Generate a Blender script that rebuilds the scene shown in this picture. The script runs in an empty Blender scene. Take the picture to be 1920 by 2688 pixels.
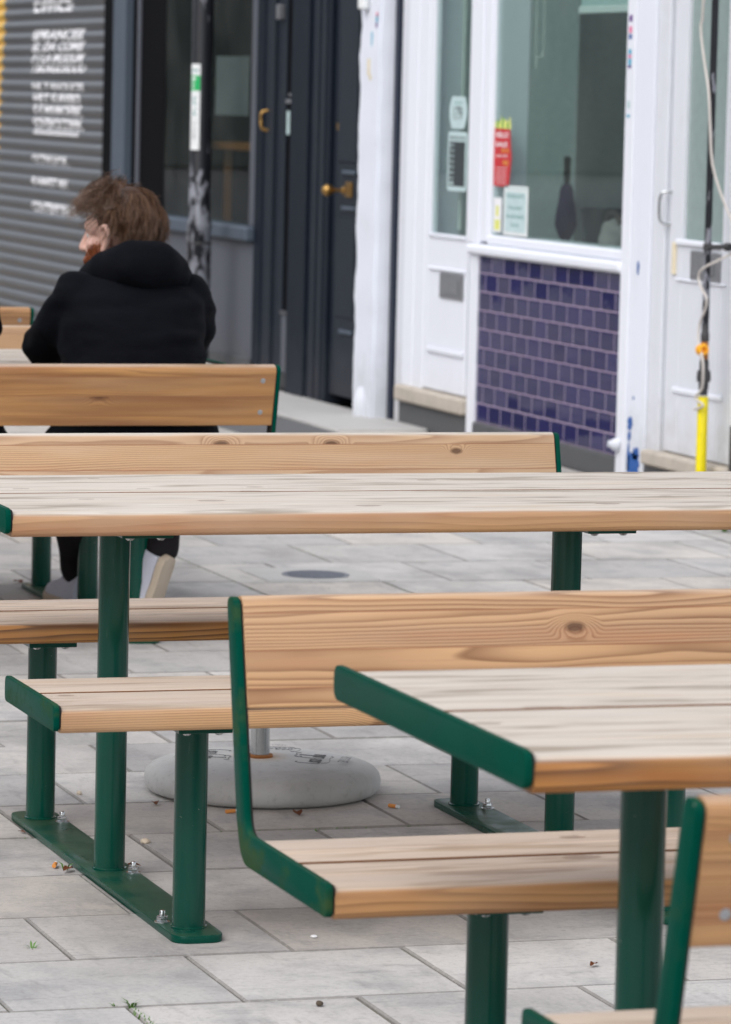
import bpy, bmesh, math, random
from mathutils import Vector, Matrix, Euler
import numpy as np
R_ = random.Random(7)
PI = math.pi
scene = bpy.context.scene
COL = scene.collection
ROOTLOC = {}

# ---------------------------------------------------------------- node helpers
class G:
    def __init__(s, name):
        s.m = bpy.data.materials.new(name); s.m.use_nodes = True
        s.t = s.m.node_tree; s.t.nodes.clear()
        s.out = s.t.nodes.new('ShaderNodeOutputMaterial')
    def n(s, typ, **kw):
        nd = s.t.nodes.new('ShaderNode' + typ)
        for k, v in kw.items(): setattr(nd, k, v)
        return nd
    def put(s, sock, v):
        if isinstance(v, bpy.types.NodeSocket): s.t.links.new(v, sock)
        elif v is not None:
            if hasattr(sock.default_value, '__len__'):
                if not hasattr(v, '__len__'): v = (v,) * len(sock.default_value)
                v = tuple(v)
                if len(sock.default_value) == 4 and len(v) == 3: v = v + (1,)
            sock.default_value = v
    def math(s, op, a, b=None, c=None, clamp=False):
        nd = s.n('Math', operation=op, use_clamp=clamp)
        s.put(nd.inputs[0], a); s.put(nd.inputs[1], b); s.put(nd.inputs[2], c)
        return nd.outputs[0]
    def add(s, a, b): return s.math('ADD', a, b)
    def sub(s, a, b): return s.math('SUBTRACT', a, b)
    def mul(s, a, b): return s.math('MULTIPLY', a, b)
    def mix(s, f, a, b, mode='MIX'):
        nd = s.n('Mix', data_type='RGBA', blend_type=mode)
        s.put(nd.inputs['Factor'], f); s.put(nd.inputs[6], a); s.put(nd.inputs[7], b)
        return nd.outputs[2]
    def smooth(s, x, a, b):
        nd = s.n('MapRange', interpolation_type='SMOOTHSTEP')
        s.put(nd.inputs[0], x); s.put(nd.inputs[1], a); s.put(nd.inputs[2], b)
        s.put(nd.inputs[3], 0.0); s.put(nd.inputs[4], 1.0)
        return nd.outputs[0]
    def comb(s, x, y, z):
        nd = s.n('CombineXYZ'); s.put(nd.inputs[0], x); s.put(nd.inputs[1], y); s.put(nd.inputs[2], z)
        return nd.outputs[0]
    def sep(s, v):
        nd = s.n('SeparateXYZ'); s.put(nd.inputs[0], v); return nd.outputs
    def vmul(s, v, k):
        nd = s.n('VectorMath', operation='MULTIPLY'); s.put(nd.inputs[0], v); s.put(nd.inputs[1], k)
        return nd.outputs[0]
    def vadd(s, v, k):
        nd = s.n('VectorMath', operation='ADD'); s.put(nd.inputs[0], v); s.put(nd.inputs[1], k)
        return nd.outputs[0]
    def noise(s, v, scale=1.0, detail=2.0, rough=0.5, dist=0.0, col=False):
        nd = s.n('TexNoise'); s.put(nd.inputs['Vector'], v); nd.inputs['Scale'].default_value = scale
        nd.inputs['Detail'].default_value = detail; nd.inputs['Roughness'].default_value = rough
        nd.inputs['Distortion'].default_value = dist
        return nd.outputs['Color' if col else 'Fac']
    def obj(s): return s.n('TexCoord').outputs['Object']
    def pos(s): return s.n('NewGeometry').outputs['Position']
    def bump(s, h, strength=.3, dist=.002, nrm=None):
        nd = s.n('Bump'); nd.inputs['Strength'].default_value = strength
        nd.inputs['Distance'].default_value = dist; s.put(nd.inputs['Height'], h)
        if nrm is not None: s.put(nd.inputs['Normal'], nrm)
        return nd.outputs[0]
    def bsdf(s, base, rough=.6, bump=None, metal=0.0, coat=0.0, spec=.5, coat_rough=.1, **kw):
        b = s.n('BsdfPrincipled')
        s.put(b.inputs['Base Color'], base); s.put(b.inputs['Roughness'], rough)
        s.put(b.inputs['Metallic'], metal); s.put(b.inputs['Coat Weight'], coat)
        b.inputs['Coat Roughness'].default_value = coat_rough
        s.put(b.inputs['Specular IOR Level'], spec)
        for k, v in kw.items(): s.put(b.inputs[k], v)
        if bump is not None: s.put(b.inputs['Normal'], bump)
        s.t.links.new(b.outputs[0], s.out.inputs[0])
        return s.m

def srgb(r, g, b):
    f = lambda c: (c/255/12.92 if c/255 <= .04045 else ((c/255+.055)/1.055)**2.4)
    return (f(r), f(g), f(b))

# ---------------------------------------------------------------- materials
def wood_mat(name, lam, freq=250.0):
    """Softwood board: x along the grain, y across, z thickness.  Object colour holds
    (tone, weathering of upward faces, ring contrast, seed)."""
    g = G(name)
    oi = g.n('ObjectInfo')
    cs = g.n('SeparateColor'); g.put(cs.inputs[0], oi.outputs['Color'])
    tone, weath, contrast = cs.outputs[0], cs.outputs[1], cs.outputs[2]
    seed = g.mul(oi.outputs['Alpha'], 1.0)
    x, y, z = g.sep(g.obj())
    lamid = g.math('FLOOR', g.math('DIVIDE', y, lam))
    lamfr = g.math('FRACT', g.math('DIVIDE', y, lam))
    sd = g.add(g.mul(seed, 61.0), g.mul(lamid, 7.31))
    rnd = g.n('TexWhiteNoise', noise_dimensions='1D'); g.put(rnd.inputs['W'], sd)
    rc = g.n('SeparateColor'); g.put(rc.inputs[0], rnd.outputs['Color'])
    px = g.add(x, g.mul(sd, 1.7))
    wv = g.noise(g.comb(g.mul(px, .8), g.mul(g.add(y, sd), 4.0), g.mul(z, 4.0)), 1.0, 2.5, .45, col=True)
    wr = g.n('SeparateColor'); g.put(wr.inputs[0], wv)
    yy = g.add(g.add(y, g.mul(g.sub(rc.outputs[0], .5), .22)), g.mul(g.sub(wr.outputs[0], .5), .045))
    zz = g.add(g.add(z, g.add(g.mul(rc.outputs[1], .05), .03)), g.mul(g.sub(wr.outputs[1], .5), .045))
    # knots
    vo = g.n('TexVoronoi', feature='F1', voronoi_dimensions='2D'); g.put(vo.inputs['Vector'], g.comb(g.mul(px, 4.2), g.mul(g.add(y, sd), 8.5), g.mul(z, 1.2)))
    vo.inputs['Scale'].default_value = 1.0; vo.inputs['Randomness'].default_value = 1.0
    vc = g.n('SeparateColor'); g.put(vc.inputs[0], vo.outputs['Color'])
    has = g.math('GREATER_THAN', vc.outputs[0], .83)
    vd = g.add(vo.outputs['Distance'], g.mul(g.sub(g.noise(g.comb(px, y, z), 90, 2), .5), .02))
    ksz = g.add(g.mul(vc.outputs[1], .07), .04)
    kin = g.mul(has, g.sub(1.0, g.smooth(vd, 0.0, g.mul(ksz, 3.4))))
    kcore = g.mul(has, g.sub(1.0, g.smooth(vd, g.mul(ksz, .75), ksz)))
    kring = g.mul(has, g.mul(g.smooth(vd, g.mul(ksz, .8), ksz), g.sub(1.0, g.smooth(vd, ksz, g.mul(ksz, 1.45)))))
    rr = g.add(g.math('SQRT', g.add(g.mul(yy, yy), g.mul(zz, zz))), g.mul(kin, .016))
    ring = g.math('FRACT', g.mul(g.add(rr, g.mul(g.noise(g.comb(g.mul(px, 2.5), g.mul(y, 14), g.mul(z, 14)), 1.0, 2), .006)), freq))
    late = g.mul(g.math('POWER', ring, 2.0), g.sub(1.0, g.smooth(ring, .84, 1.0)))
    late = g.mul(late, g.add(.45, g.noise(g.comb(g.mul(px, 3.0), g.mul(y, 20), g.mul(z, 20)), 1.0, 2)))
    fib = g.noise(g.comb(g.mul(px, 9.0), g.mul(y, 520.0), g.mul(z, 520.0)), 1.0, 3.0, .6)
    broad = g.noise(g.comb(g.mul(px, 1.3), g.mul(g.add(y, sd), 22.0), g.mul(z, 22.0)), 1.0, 3.0)
    # fresh wood
    pale = g.mix(rc.outputs[2], srgb(205, 170, 132), srgb(197, 167, 137))
    deep = g.mix(g.smooth(broad, .3, .7), srgb(204, 146, 78), srgb(142, 86, 38))
    lightc = g.mix(tone, pale, deep)
    darkc = g.mix(tone, srgb(138, 92, 60), srgb(84, 46, 18))
    fresh = g.mix(g.mul(late, g.mul(contrast, 1.25)), lightc, darkc)
    fresh = g.mix(g.mul(g.smooth(broad, .52, .8), .5), fresh, g.mix(tone, srgb(206, 146, 100), srgb(150, 84, 34)))
    fresh = g.mix(g.mul(g.smooth(fib, .55, .8), .25), fresh, darkc)
    # weathered grey
    grey = g.mix(g.mul(late, .6), srgb(208, 201, 191), srgb(160, 147, 132))
    streak = g.noise(g.comb(g.mul(px, 3.2), g.mul(g.add(y, sd), 60.0), g.mul(z, 60.0)), 1.0, 4.0, .65)
    grey = g.mix(g.mul(g.smooth(streak, .5, .74), .62), grey, srgb(138, 124, 108))
    blot = g.noise(g.comb(g.mul(px, 2.1), g.mul(g.add(y, sd), 15.0), 0.0), 1.0, 3.0, .62)
    grey = g.mix(g.mul(g.smooth(blot, .51, .66), .8), grey, srgb(116, 111, 102))
    grey = g.mix(g.mul(g.smooth(blot, .47, .3), .35), grey, srgb(204, 178, 150))
    crk = g.noise(g.comb(g.mul(px, 1.7), g.mul(g.add(y, sd), 150.0), g.mul(z, 60.0)), 1.0, 3.0, .55, .3)
    crk = g.mul(g.smooth(crk, .64, .70), g.smooth(g.noise(g.comb(g.mul(px, 2.0), g.mul(y, 9.0), sd), 1.0, 2), .45, .6))
    grey = g.mix(g.mul(crk, .75), grey, srgb(104, 88, 72))
    nz = g.sep(g.n('NewGeometry').outputs['Normal'])[2]
    wf = g.smooth(g.add(nz, g.mul(g.sub(blot, .5), .35)), .45, .93)
    wf = g.mul(wf, weath)
    base = g.mix(wf, fresh, grey)
    # faces that look sideways but lightly bleached
    base = g.mix(g.mul(g.smooth(blot, .4, .75), g.mul(.3, weath)), base, srgb(205, 180, 155))
    base = g.mix(g.mul(kcore, g.sub(.8, g.mul(wf, .45))), base, srgb(78, 48, 30))
    base = g.mix(g.mul(kring, .55), base, srgb(100, 60, 34))
    # glue lines between lamellas
    gl = g.math('LESS_THAN', g.math('ABSOLUTE', g.sub(lamfr, g.math('ROUND', lamfr))), .0011/lam)
    base = g.mix(g.mul(gl, g.add(.15, g.mul(g.noise(g.comb(g.mul(px, 4), 0.0, 0.0), 1, 2), .9))), base, srgb(150, 98, 66))
    base = g.mix(.5, base, g.mix(g.noise(g.comb(px, g.mul(y, 4.0), z), 3.0, 2), (.86, .86, .86), (1.0, 1.0, 1.0)), 'MULTIPLY')
    h = g.add(g.mul(late, .6), g.mul(fib, .7))
    h = g.sub(h, g.mul(g.mul(gl, .8), 1.0))
    return g.bsdf(base, g.add(.55, g.mul(wf, .25)), g.bump(h, .35, .0012), spec=.35)

def green_mat(name='green_powder_coat'):
    g = G(name)
    oi = g.n('ObjectInfo'); cs = g.n('SeparateColor'); g.put(cs.inputs[0], oi.outputs['Color'])
    p = g.obj()
    pv = g.vadd(p, g.comb(g.mul(oi.outputs['Alpha'], 31.0), 0.0, 0.0))
    base = g.mix(g.noise(pv, 9, 3), (.0002, .050, .033), (.0003, .062, .041))
    film = g.mul(g.smooth(g.noise(g.vmul(pv, (3.0, 7.0, 11.0)), 1.0, 5, .65), .48, .66), cs.outputs[0])
    base = g.mix(g.mul(film, .42), base, srgb(96, 100, 40))
    nz = g.sep(g.n('NewGeometry').outputs['Normal'])[2]
    dust = g.mul(g.smooth(nz, .7, .95), g.mul(g.smooth(g.noise(pv, 12, 3, .5), .2, .8), cs.outputs[1]))
    base = g.mix(g.mul(dust, .3), base, srgb(110, 118, 84))
    chips = g.smooth(g.noise(pv, 120, 2), .76, .8)
    base = g.mix(g.mul(chips, .5), base, srgb(150, 160, 150))
    sc = g.smooth(g.noise(g.vmul(pv, (160, 20, 14)), 1, 2), .7, .78)
    base = g.mix(g.mul(sc, .05), base, srgb(120, 150, 130))
    ru = g.add(g.add(.12, g.mul(cs.outputs[2], .25)), g.add(g.mul(film, .35), g.mul(dust, .35)))
    return g.bsdf(base, ru, g.bump(g.noise(p, 380, 1), .02, .0005), spec=g.mul(.34, g.sub(1.0, g.mul(cs.outputs[2], .95))))

def paint_mat(name, col, rough=.45, dirt=.2, dirtcol=(.3, .28, .25), bump=.1, scale=6.0, streak=True, spec=.4):
    g = G(name); p = g.pos()
    n1 = g.noise(p, scale, 4, .6)
    base = g.mix(g.mul(g.smooth(n1, .5, .85), dirt), col, dirtcol)
    if streak:
        n2 = g.noise(g.vmul(p, (7, 7, .9)), 2.0, 4, .6)
        base = g.mix(g.mul(g.smooth(n2, .55, .8), dirt*.7), base, tuple(c*.72 for c in col))
    spots = g.smooth(g.noise(p, 55, 2), .75, .79)
    base = g.mix(g.mul(spots, dirt*1.4), base, dirtcol)
    zz = g.sep(p)[2]
    splash = g.mul(g.sub(1.0, g.smooth(g.add(zz, g.mul(g.sub(g.noise(p, 11, 4, .6), .5), .5)), .02, .42)), min(.45, dirt*2.2))
    base = g.mix(splash, base, dirtcol)
    base = g.mix(1.0, base, g.mix(g.noise(p, 1.7, 2), (.93,)*3, (1.0,)*3), 'MULTIPLY')
    return g.bsdf(base, g.add(rough, g.mul(n1, .15)), g.bump(g.noise(p, 70, 3), bump, .004), spec=spec)

def plain_mat(name, col, rough=.5, metal=0.0, spec=.5, bump=0, bscale=80):
    g = G(name); p = g.obj()
    base = g.mix(g.noise(p, 30, 3), tuple(c*.85 for c in col), tuple(min(1, c*1.1) for c in col))
    return g.bsdf(base, rough, g.bump(g.noise(p, bscale, 2), bump, .003) if bump else None, metal=metal, spec=spec)

def slab_mat():
    g = G('paving_concrete'); p = g.pos()
    at = g.n('Attribute', attribute_name='tint'); tv = g.n('SeparateColor'); g.put(tv.inputs[0], at.outputs['Color'])
    x, y, z = g.sep(p)
    base = g.mix(tv.outputs[0], srgb(172, 170, 168), srgb(210, 207, 203))
    base = g.mix(g.mul(tv.outputs[1], .7), base, srgb(202, 193, 182))
    n1 = g.noise(g.vadd(p, g.comb(g.mul(tv.outputs[2], 40.0), 0.0, 0.0)), 5, 5, .62)
    base = g.mix(g.mul(g.smooth(n1, .44, .7), .55), base, srgb(146, 146, 148))
    n2 = g.noise(g.vmul(p, (2.0, 1.2, 1)), 1.1, 4, .6)
    base = g.mix(g.mul(g.smooth(n2, .46, .68), .6), base, srgb(140, 138, 136))
    smear = g.noise(g.vmul(p, (14, 3, 1)), 1.0, 4, .7)
    base = g.mix(g.mul(g.smooth(smear, .54, .72), .35), base, srgb(116, 114, 112))
    n5 = g.noise(g.vmul(p, (3.0, 11, 1)), 2.0, 5, .75, .6)
    base = g.mix(g.mul(g.smooth(n5, .54, .68), .36), base, srgb(120, 118, 118))
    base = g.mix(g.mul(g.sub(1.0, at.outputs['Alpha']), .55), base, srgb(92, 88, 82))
    gum = g.smooth(g.noise(p, 16, 1), .8, .81)
    base = g.mix(g.mul(gum, .35), base, srgb(90, 88, 86))
    grit = g.noise(p, 75, 4, .7)
    base = g.mix(g.mul(g.smooth(grit, .5, .7), .28), base, srgb(118, 114, 110))
    base = g.mix(g.mul(g.smooth(grit, .46, .3), .2), base, srgb(226, 223, 218))
    sp = g.noise(p, 260, 2)
    base = g.mix(g.mul(g.smooth(sp, .56, .72), .22), base, srgb(120, 118, 116))
    # the fine pressed ribs that cross each slab
    rib = g.math('SINE', g.add(g.mul(g.add(x, g.mul(y, .62)), 720.0), g.mul(g.noise(p, 9, 2), 5.0)))
    rb = g.add(g.mul(rib, .5), .5)
    base = g.mix(g.mul(rb, .2), base, srgb(140, 138, 136))
    h = g.add(g.mul(rb, .8), g.mul(g.noise(p, 300, 2), .5))
    return g.bsdf(base, .82, g.bump(h, .28, .0015), spec=.25)

def joint_mat():
    g = G('joint_sand'); p = g.pos()
    base = g.mix(g.noise(p, 120, 3), srgb(84, 80, 74), srgb(132, 124, 112))
    moss = g.mul(g.smooth(g.noise(p, 2.6, 3), .5, .62), g.smooth(g.noise(p, 30, 3), .4, .6))
    base = g.mix(moss, base, srgb(92, 106, 52))
    return g.bsdf(base, .95, g.bump(g.noise(p, 250, 3), .6, .004), spec=.1)

def glass_mat(name, tint=(.85, .92, .9), refl=.95):
    g = G(name)
    geo = g.n('NewGeometry'); p = g.pos()
    dt = g.n('VectorMath', operation='DOT_PRODUCT'); g.put(dt.inputs[0], geo.outputs['Normal']); g.put(dt.inputs[1], geo.outputs['Incoming'])
    sch = g.add(.045, g.mul(.95, g.math('POWER', g.sub(1.0, g.math('ABSOLUTE', dt.outputs['Value'])), 5.0)))
    gl = g.n('BsdfGlossy'); gl.inputs['Roughness'].default_value = .015; g.put(gl.inputs['Color'], (.95, .97, .97, 1))
    g.put(gl.inputs['Normal'], g.bump(g.noise(p, .8, 1), .05, .01))
    tr = g.n('BsdfTransparent'); g.put(tr.inputs['Color'], tint)
    f = g.math('MINIMUM', g.mul(sch, refl), 1.0)
    ms = g.n('MixShader'); g.put(ms.inputs[0], f)
    g.t.links.new(tr.outputs[0], ms.inputs[1]); g.t.links.new(gl.outputs[0], ms.inputs[2])
    df = g.n('BsdfDiffuse'); g.put(df.inputs['Color'], (.6, .62, .6, 1))
    m2 = g.n('MixShader'); g.put(m2.inputs[0], g.mul(g.smooth(g.noise(p, 3, 4), .3, .9), .03))
    g.t.links.new(ms.outputs[0], m2.inputs[1]); g.t.links.new(df.outputs[0], m2.inputs[2])
    g.t.links.new(m2.outputs[0], g.out.inputs[0])
    return g.m

def tile_mat():
    """Glazed blue wall tiles laid in half bond on the facade plane (runs along Y, up Z)."""
    g = G('blue_glazed_tiles'); p = g.pos(); x, y, z = g.sep(p)
    TW, TH, J = .159, .0823, .0062
    V0 = 15.81
    zr = g.math('DIVIDE', g.sub(z, .1007), TH)
    row = g.math('FLOOR', zr); fz = g.math('FRACT', zr)
    off = g.mul(g.math('FRACT', g.mul(row, .5)), 1.0)
    yr = g.add(g.math('DIVIDE', g.sub(y, V0), TW), off)
    cell = g.math('FLOOR', yr); fy = g.math('FRACT', yr)
    ey = g.mul(g.math('MINIMUM', fy, g.sub(1.0, fy)), TW)
    ez = g.mul(g.math('MINIMUM', fz, g.sub(1.0, fz)), TH)
    e = g.math('MINIMUM', ey, ez)
    grout = g.sub(1.0, g.smooth(e, J*.38, J*.62))
    wn = g.n('TexWhiteNoise', noise_dimensions='2D'); g.put(wn.inputs['Vector'], g.comb(cell, row, 0.0))
    wc = g.n('SeparateColor'); g.put(wc.inputs[0], wn.outputs['Color'])
    base = g.mix(wc.outputs[0], (.003, .003, .06), (.010, .008, .085))
    base = g.mix(g.mul(grout, .8), base, srgb(176, 158, 176))
    # every tile is set at its own slight angle
    tilt = g.add(g.mul(g.mul(g.sub(wc.outputs[1], .5), fy), 2.4), g.mul(g.mul(g.sub(wc.outputs[2], .5), fz), 2.4))
    h = g.add(g.smooth(e, 0.0, J*1.5), tilt)
    h = g.add(h, g.mul(g.noise(p, 22, 2), .25))
    return g.bsdf(base, g.add(.03, g.mul(grout, .7)), g.bump(h, .3, .004), spec=.26)

def shutter_mat():
    g = G('shutter_paint'); p = g.pos(); x, y, z = g.sep(p)
    base = g.mix(g.noise(g.vmul(p, (1, 1.2, 6)), 1.5, 4), srgb(70, 71, 75), srgb(84, 85, 89))
    edge = g.add(y, g.add(g.mul(z, .18), g.mul(g.noise(p, 9, 3), .08)))
    yel = g.smooth(edge, 27.50, 27.54)
    base = g.mix(yel, base, srgb(224, 176, 42))
    base = g.mix(g.mul(g.smooth(g.noise(p, 3, 4), .5, .8), .35), base, srgb(84, 80, 76))
    return g.bsdf(base, .36, g.bump(g.noise(p, 60, 2), .05, .003), spec=.55, metal=.3)

def brick_mat(name, c1, c2):
    g = G(name); p = g.pos(); x, y, z = g.sep(p)
    br = g.n('TexBrick'); g.put(br.inputs['Vector'], g.comb(g.add(x, y), z, 0.0))
    br.inputs['Scale'].default_value = 1.0; br.inputs['Brick Width'].default_value = .225; br.inputs['Row Height'].default_value = .075
    br.inputs['Mortar Size'].default_value = .006
    g.put(br.inputs['Color1'], c1); g.put(br.inputs['Color2'], c2); g.put(br.inputs['Mortar'], (.35, .32, .28))
    return g.bsdf(br.outputs['Color'], .85, g.bump(br.outputs['Fac'], -.3, .01), spec=.2)

def pole_mat():
    g = G('flaking_black_paint'); p = g.pos()
    n = g.noise(g.vmul(p, (11, 11, 4)), 2.4, 5, .62, .5)
    z = g.sep(p)[2]
    lim = g.sub(.63, g.mul(g.smooth(z, 1.35, .8), .15))
    fl = g.smooth(n, lim, g.add(lim, .015))
    base = g.mix(fl, (.011, .012, .016), srgb(128, 130, 138))
    return g.bsdf(base, .42, g.bump(g.mul(fl, -1.0), .3, .003), spec=.3)

def cloth_mat(name, c1, c2, sc=900):
    g = G(name); p = g.obj()
    base = g.mix(g.noise(p, 6, 3), c1, c2)
    h = g.add(g.noise(p, sc, 2), g.mul(g.noise(g.vmul(p, (6, 6, 15)), 2, 4, .6), 5.0))
    return g.bsdf(base, .85, g.bump(h, .4, .004), spec=.08, **{'Sheen Weight': .02, 'Sheen Roughness': .4, 'Sheen Tint': (.5, .55, .7, 1)})

def skin_mat():
    g = G('fair_skin'); p = g.obj()
    base = g.mix(g.noise(p, 28, 3), srgb(216, 180, 166), srgb(202, 154, 138))
    return g.bsdf(base, .5, g.bump(g.noise(p, 300, 2), .1, .001), spec=.4, **{'Subsurface Weight': .15, 'Subsurface Radius': (.01, .004, .002)})

def hair_mat(name, a, b):
    g = G(name)
    at = g.n('Attribute', attribute_name='tint')
    sp = g.n('SeparateColor'); g.put(sp.inputs[0], at.outputs['Color'])
    return g.bsdf(g.mix(sp.outputs[0], a, b), .45, spec=.4)

def concrete_mat():
    g = G('cast_concrete'); p = g.obj(); x, y, z = g.sep(p)
    base = g.mix(g.noise(p, 7, 5, .6), srgb(208, 208, 206), srgb(172, 172, 170))
    base = g.mix(g.mul(g.smooth(g.noise(p, 60, 4, .7), .52, .72), .3), base, srgb(128, 126, 120))
    r = g.math('SQRT', g.add(g.mul(x, x), g.mul(y, y)))
    rust = g.mul(g.sub(1.0, g.smooth(g.add(r, g.mul(g.noise(p, 14, 3), .09)), .06, .12)), .5)
    base = g.mix(rust, base, srgb(190, 160, 120))
    # a damp stain low on one flank
    d = g.math('SQRT', g.add(g.math('POWER', g.sub(x, .10), 2.0), g.math('POWER', g.add(y, .25), 2.0)))
    damp = g.mul(g.sub(1.0, g.smooth(g.add(d, g.mul(g.noise(p, 16, 5, .65), .16)), .15, .24)), .3)
    base = g.mix(damp, base, srgb(120, 116, 108))
    return g.bsdf(base, .8, g.bump(g.noise(p, 160, 4, .7), .15, .001), spec=.25)

M = {}
def mats():
    M['wt'] = wood_mat('table_wood', .187); M['ws'] = wood_mat('seat_wood', .0945); M['wb'] = wood_mat('backrest_wood', .0553, 330.0)
    M['green'] = green_mat(); M['gapwood'] = plain_mat('dark_board_edge', srgb(112, 74, 46), .85); M['rubber'] = plain_mat('black_rubber', (.012, .011, .01), .8)  # gapwood: darker brown for the board edges that face the gaps
    M['steel'] = plain_mat('galvanised_steel', (.55, .57, .58), .22, .9, bump=.1)
    M['screw'] = plain_mat('zinc_screw', (.45, .46, .48), .35, .8)
    M['slab'] = slab_mat(); M['joint'] = joint_mat()
    M['white'] = paint_mat('white_gloss_paint', srgb(231, 234, 242), .38, .06, (.45, .43, .4))
    M['oldwhite'] = paint_mat('worn_white_paint', srgb(226, 230, 239), .5, .16, (.42, .42, .42), .2)
    M['greywhite'] = paint_mat('grey_white_paint', srgb(216, 219, 226), .5, .22, (.4, .38, .35), .15)
    M['navy'] = paint_mat('navy_paint', (.003, .0075, .016), .5, .2, (.03, .035, .045), spec=.2)
    M['navy2'] = paint_mat('slate_blue_paint', (.014, .020, .030), .5, .25, (.05, .05, .06), spec=.22)
    M['deepnavy'] = plain_mat('deep_navy_paint', (.002, .008, .025), .4)
    M['slate'] = paint_mat('blue_grey_paint', srgb(78, 88, 100), .5, .2, (.08, .08, .09), spec=.25)
    M['riser'] = paint_mat('warm_grey_paint', srgb(88, 91, 100), .5, .25, (.11, .11, .12), spec=.25)
    M['black'] = plain_mat('black_gloss', (.003, .003, .004), .7, spec=.04); M['bagcloth'] = plain_mat('grey_bag_cloth', srgb(140, 134, 132), .9); M['doorglass'] = plain_mat('frosted_door_glass', srgb(142, 160, 157), .25)
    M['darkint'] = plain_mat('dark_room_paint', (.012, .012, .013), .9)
    M['wallint'] = plain_mat('sage_grey_wall', srgb(188, 200, 195), .9); M['wallint2'] = plain_mat('dim_grey_wall', srgb(150, 153, 149), .9)
    M['ceil'] = plain_mat('ceiling_white', (.7, .7, .68), .9); M['floorint'] = plain_mat('vinyl_floor', (.22, .2, .18), .6)
    M['glass'] = glass_mat('window_glass'); M['dglass'] = glass_mat('dark_window_glass', (.7, .75, .74), .55); M['gpaper'] = plain_mat('grey_paper', (.34, .34, .35), .8); M['tile'] = tile_mat(); M['shutter'] = shutter_mat()
    M['brick'] = brick_mat('london_brick', (.27, .17, .1), (.2, .12, .075)); M['brick2'] = brick_mat('red_brick', (.27, .11, .07), (.2, .08, .05))
    M['plinth'] = paint_mat('dark_grey_plinth', srgb(72, 74, 78), .7, .4, (.12, .12, .12), .3)
    M['stone'] = paint_mat('worn_stone', srgb(196, 186, 172), .8, .6, (.28, .25, .22), .4, 9)
    M['stone2'] = paint_mat('threshold_stone', srgb(200, 199, 196), .85, .4, (.3, .29, .28), .4, 5)
    M['tarmac'] = paint_mat('dark_patch_concrete', srgb(108, 108, 110), .9, .5, (.08, .08, .08), .5, 8)
    M['brass'] = plain_mat('aged_brass', (.42, .25, .08), .35, .9)
    M['satin'] = plain_mat('satin_steel', (.33, .34, .36), .35, .7)
    M['pole'] = pole_mat(); M['yellow'] = plain_mat('yellow_sleeve', srgb(232, 214, 8), .35)
    M['orange'] = plain_mat('orange_plastic', srgb(240, 168, 30), .4)
    M['cable'] = plain_mat('grey_cable', srgb(198, 192, 186), .5); M['iron'] = plain_mat('old_iron', (.055, .055, .058), .6, .3)
    M['paper'] = plain_mat('white_paper', (.78, .8, .8), .7); M['textw'] = plain_mat('white_lettering', (.85, .85, .87), .6)
    M['textd'] = plain_mat('dark_lettering', (.03, .04, .045), .6); M['textg'] = plain_mat('teal_lettering', (.02, .22, .19), .6)
    M['gsticker'] = plain_mat('green_sticker', srgb(0, 172, 92), .5); M['red'] = plain_mat('red_paper', srgb(196, 36, 44), .6)
    M['pale'] = plain_mat('pale_sign', srgb(190, 212, 213), .5); M['yel2'] = plain_mat('pale_yellow_ink', srgb(222, 224, 120), .6)
    M['gold'] = plain_mat('gold_ink', srgb(220, 160, 60), .6); M['leafg'] = plain_mat('green_ink', srgb(40, 140, 60), .6)
    M['blue'] = plain_mat('blue_paint_smear', srgb(20, 84, 158), .5); M['purple'] = plain_mat('purple_sticker', srgb(96, 40, 130), .5)
    M['cyan'] = plain_mat('cyan_sticker', srgb(70, 170, 200), .5); M['pink'] = plain_mat('pink_sticker', srgb(230, 120, 160), .5)
    M['beige'] = plain_mat('beige_tape', srgb(226, 214, 186), .6); M['cord'] = plain_mat('blind_cord', (.6, .63, .6), .6)
    M['brolly'] = cloth_mat('purple_umbrella_cloth', (.022, .012, .04), (.035, .018, .06)); M['bag'] = plain_mat('black_plastic', (.01, .011, .012), .4)
    M['counter'] = plain_mat('counter_wood', srgb(176, 112, 50), .5)
    M['hoodie'] = cloth_mat('black_fleece', (.0022, .0026, .004), (.004, .0045, .007)); M['trousers'] = cloth_mat('dark_denim', (.012, .011, .013), (.02, .018, .02), 600)
    M['skin'] = skin_mat(); M['hair'] = hair_mat('brown_hair', srgb(52, 35, 26), srgb(122, 90, 66)); M['beard'] = hair_mat('ginger_beard', srgb(112, 58, 30), srgb(168, 98, 58))
    M['hair2'] = hair_mat('dark_hair', srgb(30, 24, 20), srgb(62, 48, 38))
    M['shoe'] = cloth_mat('grey_white_canvas', srgb(176, 180, 194), srgb(200, 202, 212), 500); M['sole'] = plain_mat('cream_rubber_sole', srgb(180, 166, 148), .7, bump=.3)
    M['eye'] = plain_mat('eye_white', (.7, .68, .66), .2); M['iris'] = plain_mat('blue_grey_iris', (.08, .12, .16), .2)
    M['concrete'] = concrete_mat(); M['rust'] = plain_mat('rusty_steel', srgb(160, 104, 56), .8, bump=.4)
    M['cover'] = plain_mat('cast_iron_cover', srgb(120, 124, 132), .6, .3, bump=.5, bscale=60)
    M['leaf'] = plain_mat('tree_leaf', (.05, .1, .022), .55); M['leaf2'] = plain_mat('weed_leaf', (.10, .22, .035), .5); M['engrave'] = plain_mat('engraved_grey', (.13, .135, .14), .8); M['stucco'] = plain_mat('dark_stucco', (.08, .09, .085), .9)
    M['deadleaf'] = plain_mat('dead_leaf', srgb(138, 84, 52), .7); M['filter'] = plain_mat('cigarette_filter', srgb(226, 150, 78), .8)
    M['bark'] = plain_mat('bark', (.09, .07, .05), .9, bump=.6, bscale=20); M['pebble'] = plain_mat('pebble', srgb(206, 192, 172), .8, bump=.3)
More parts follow.
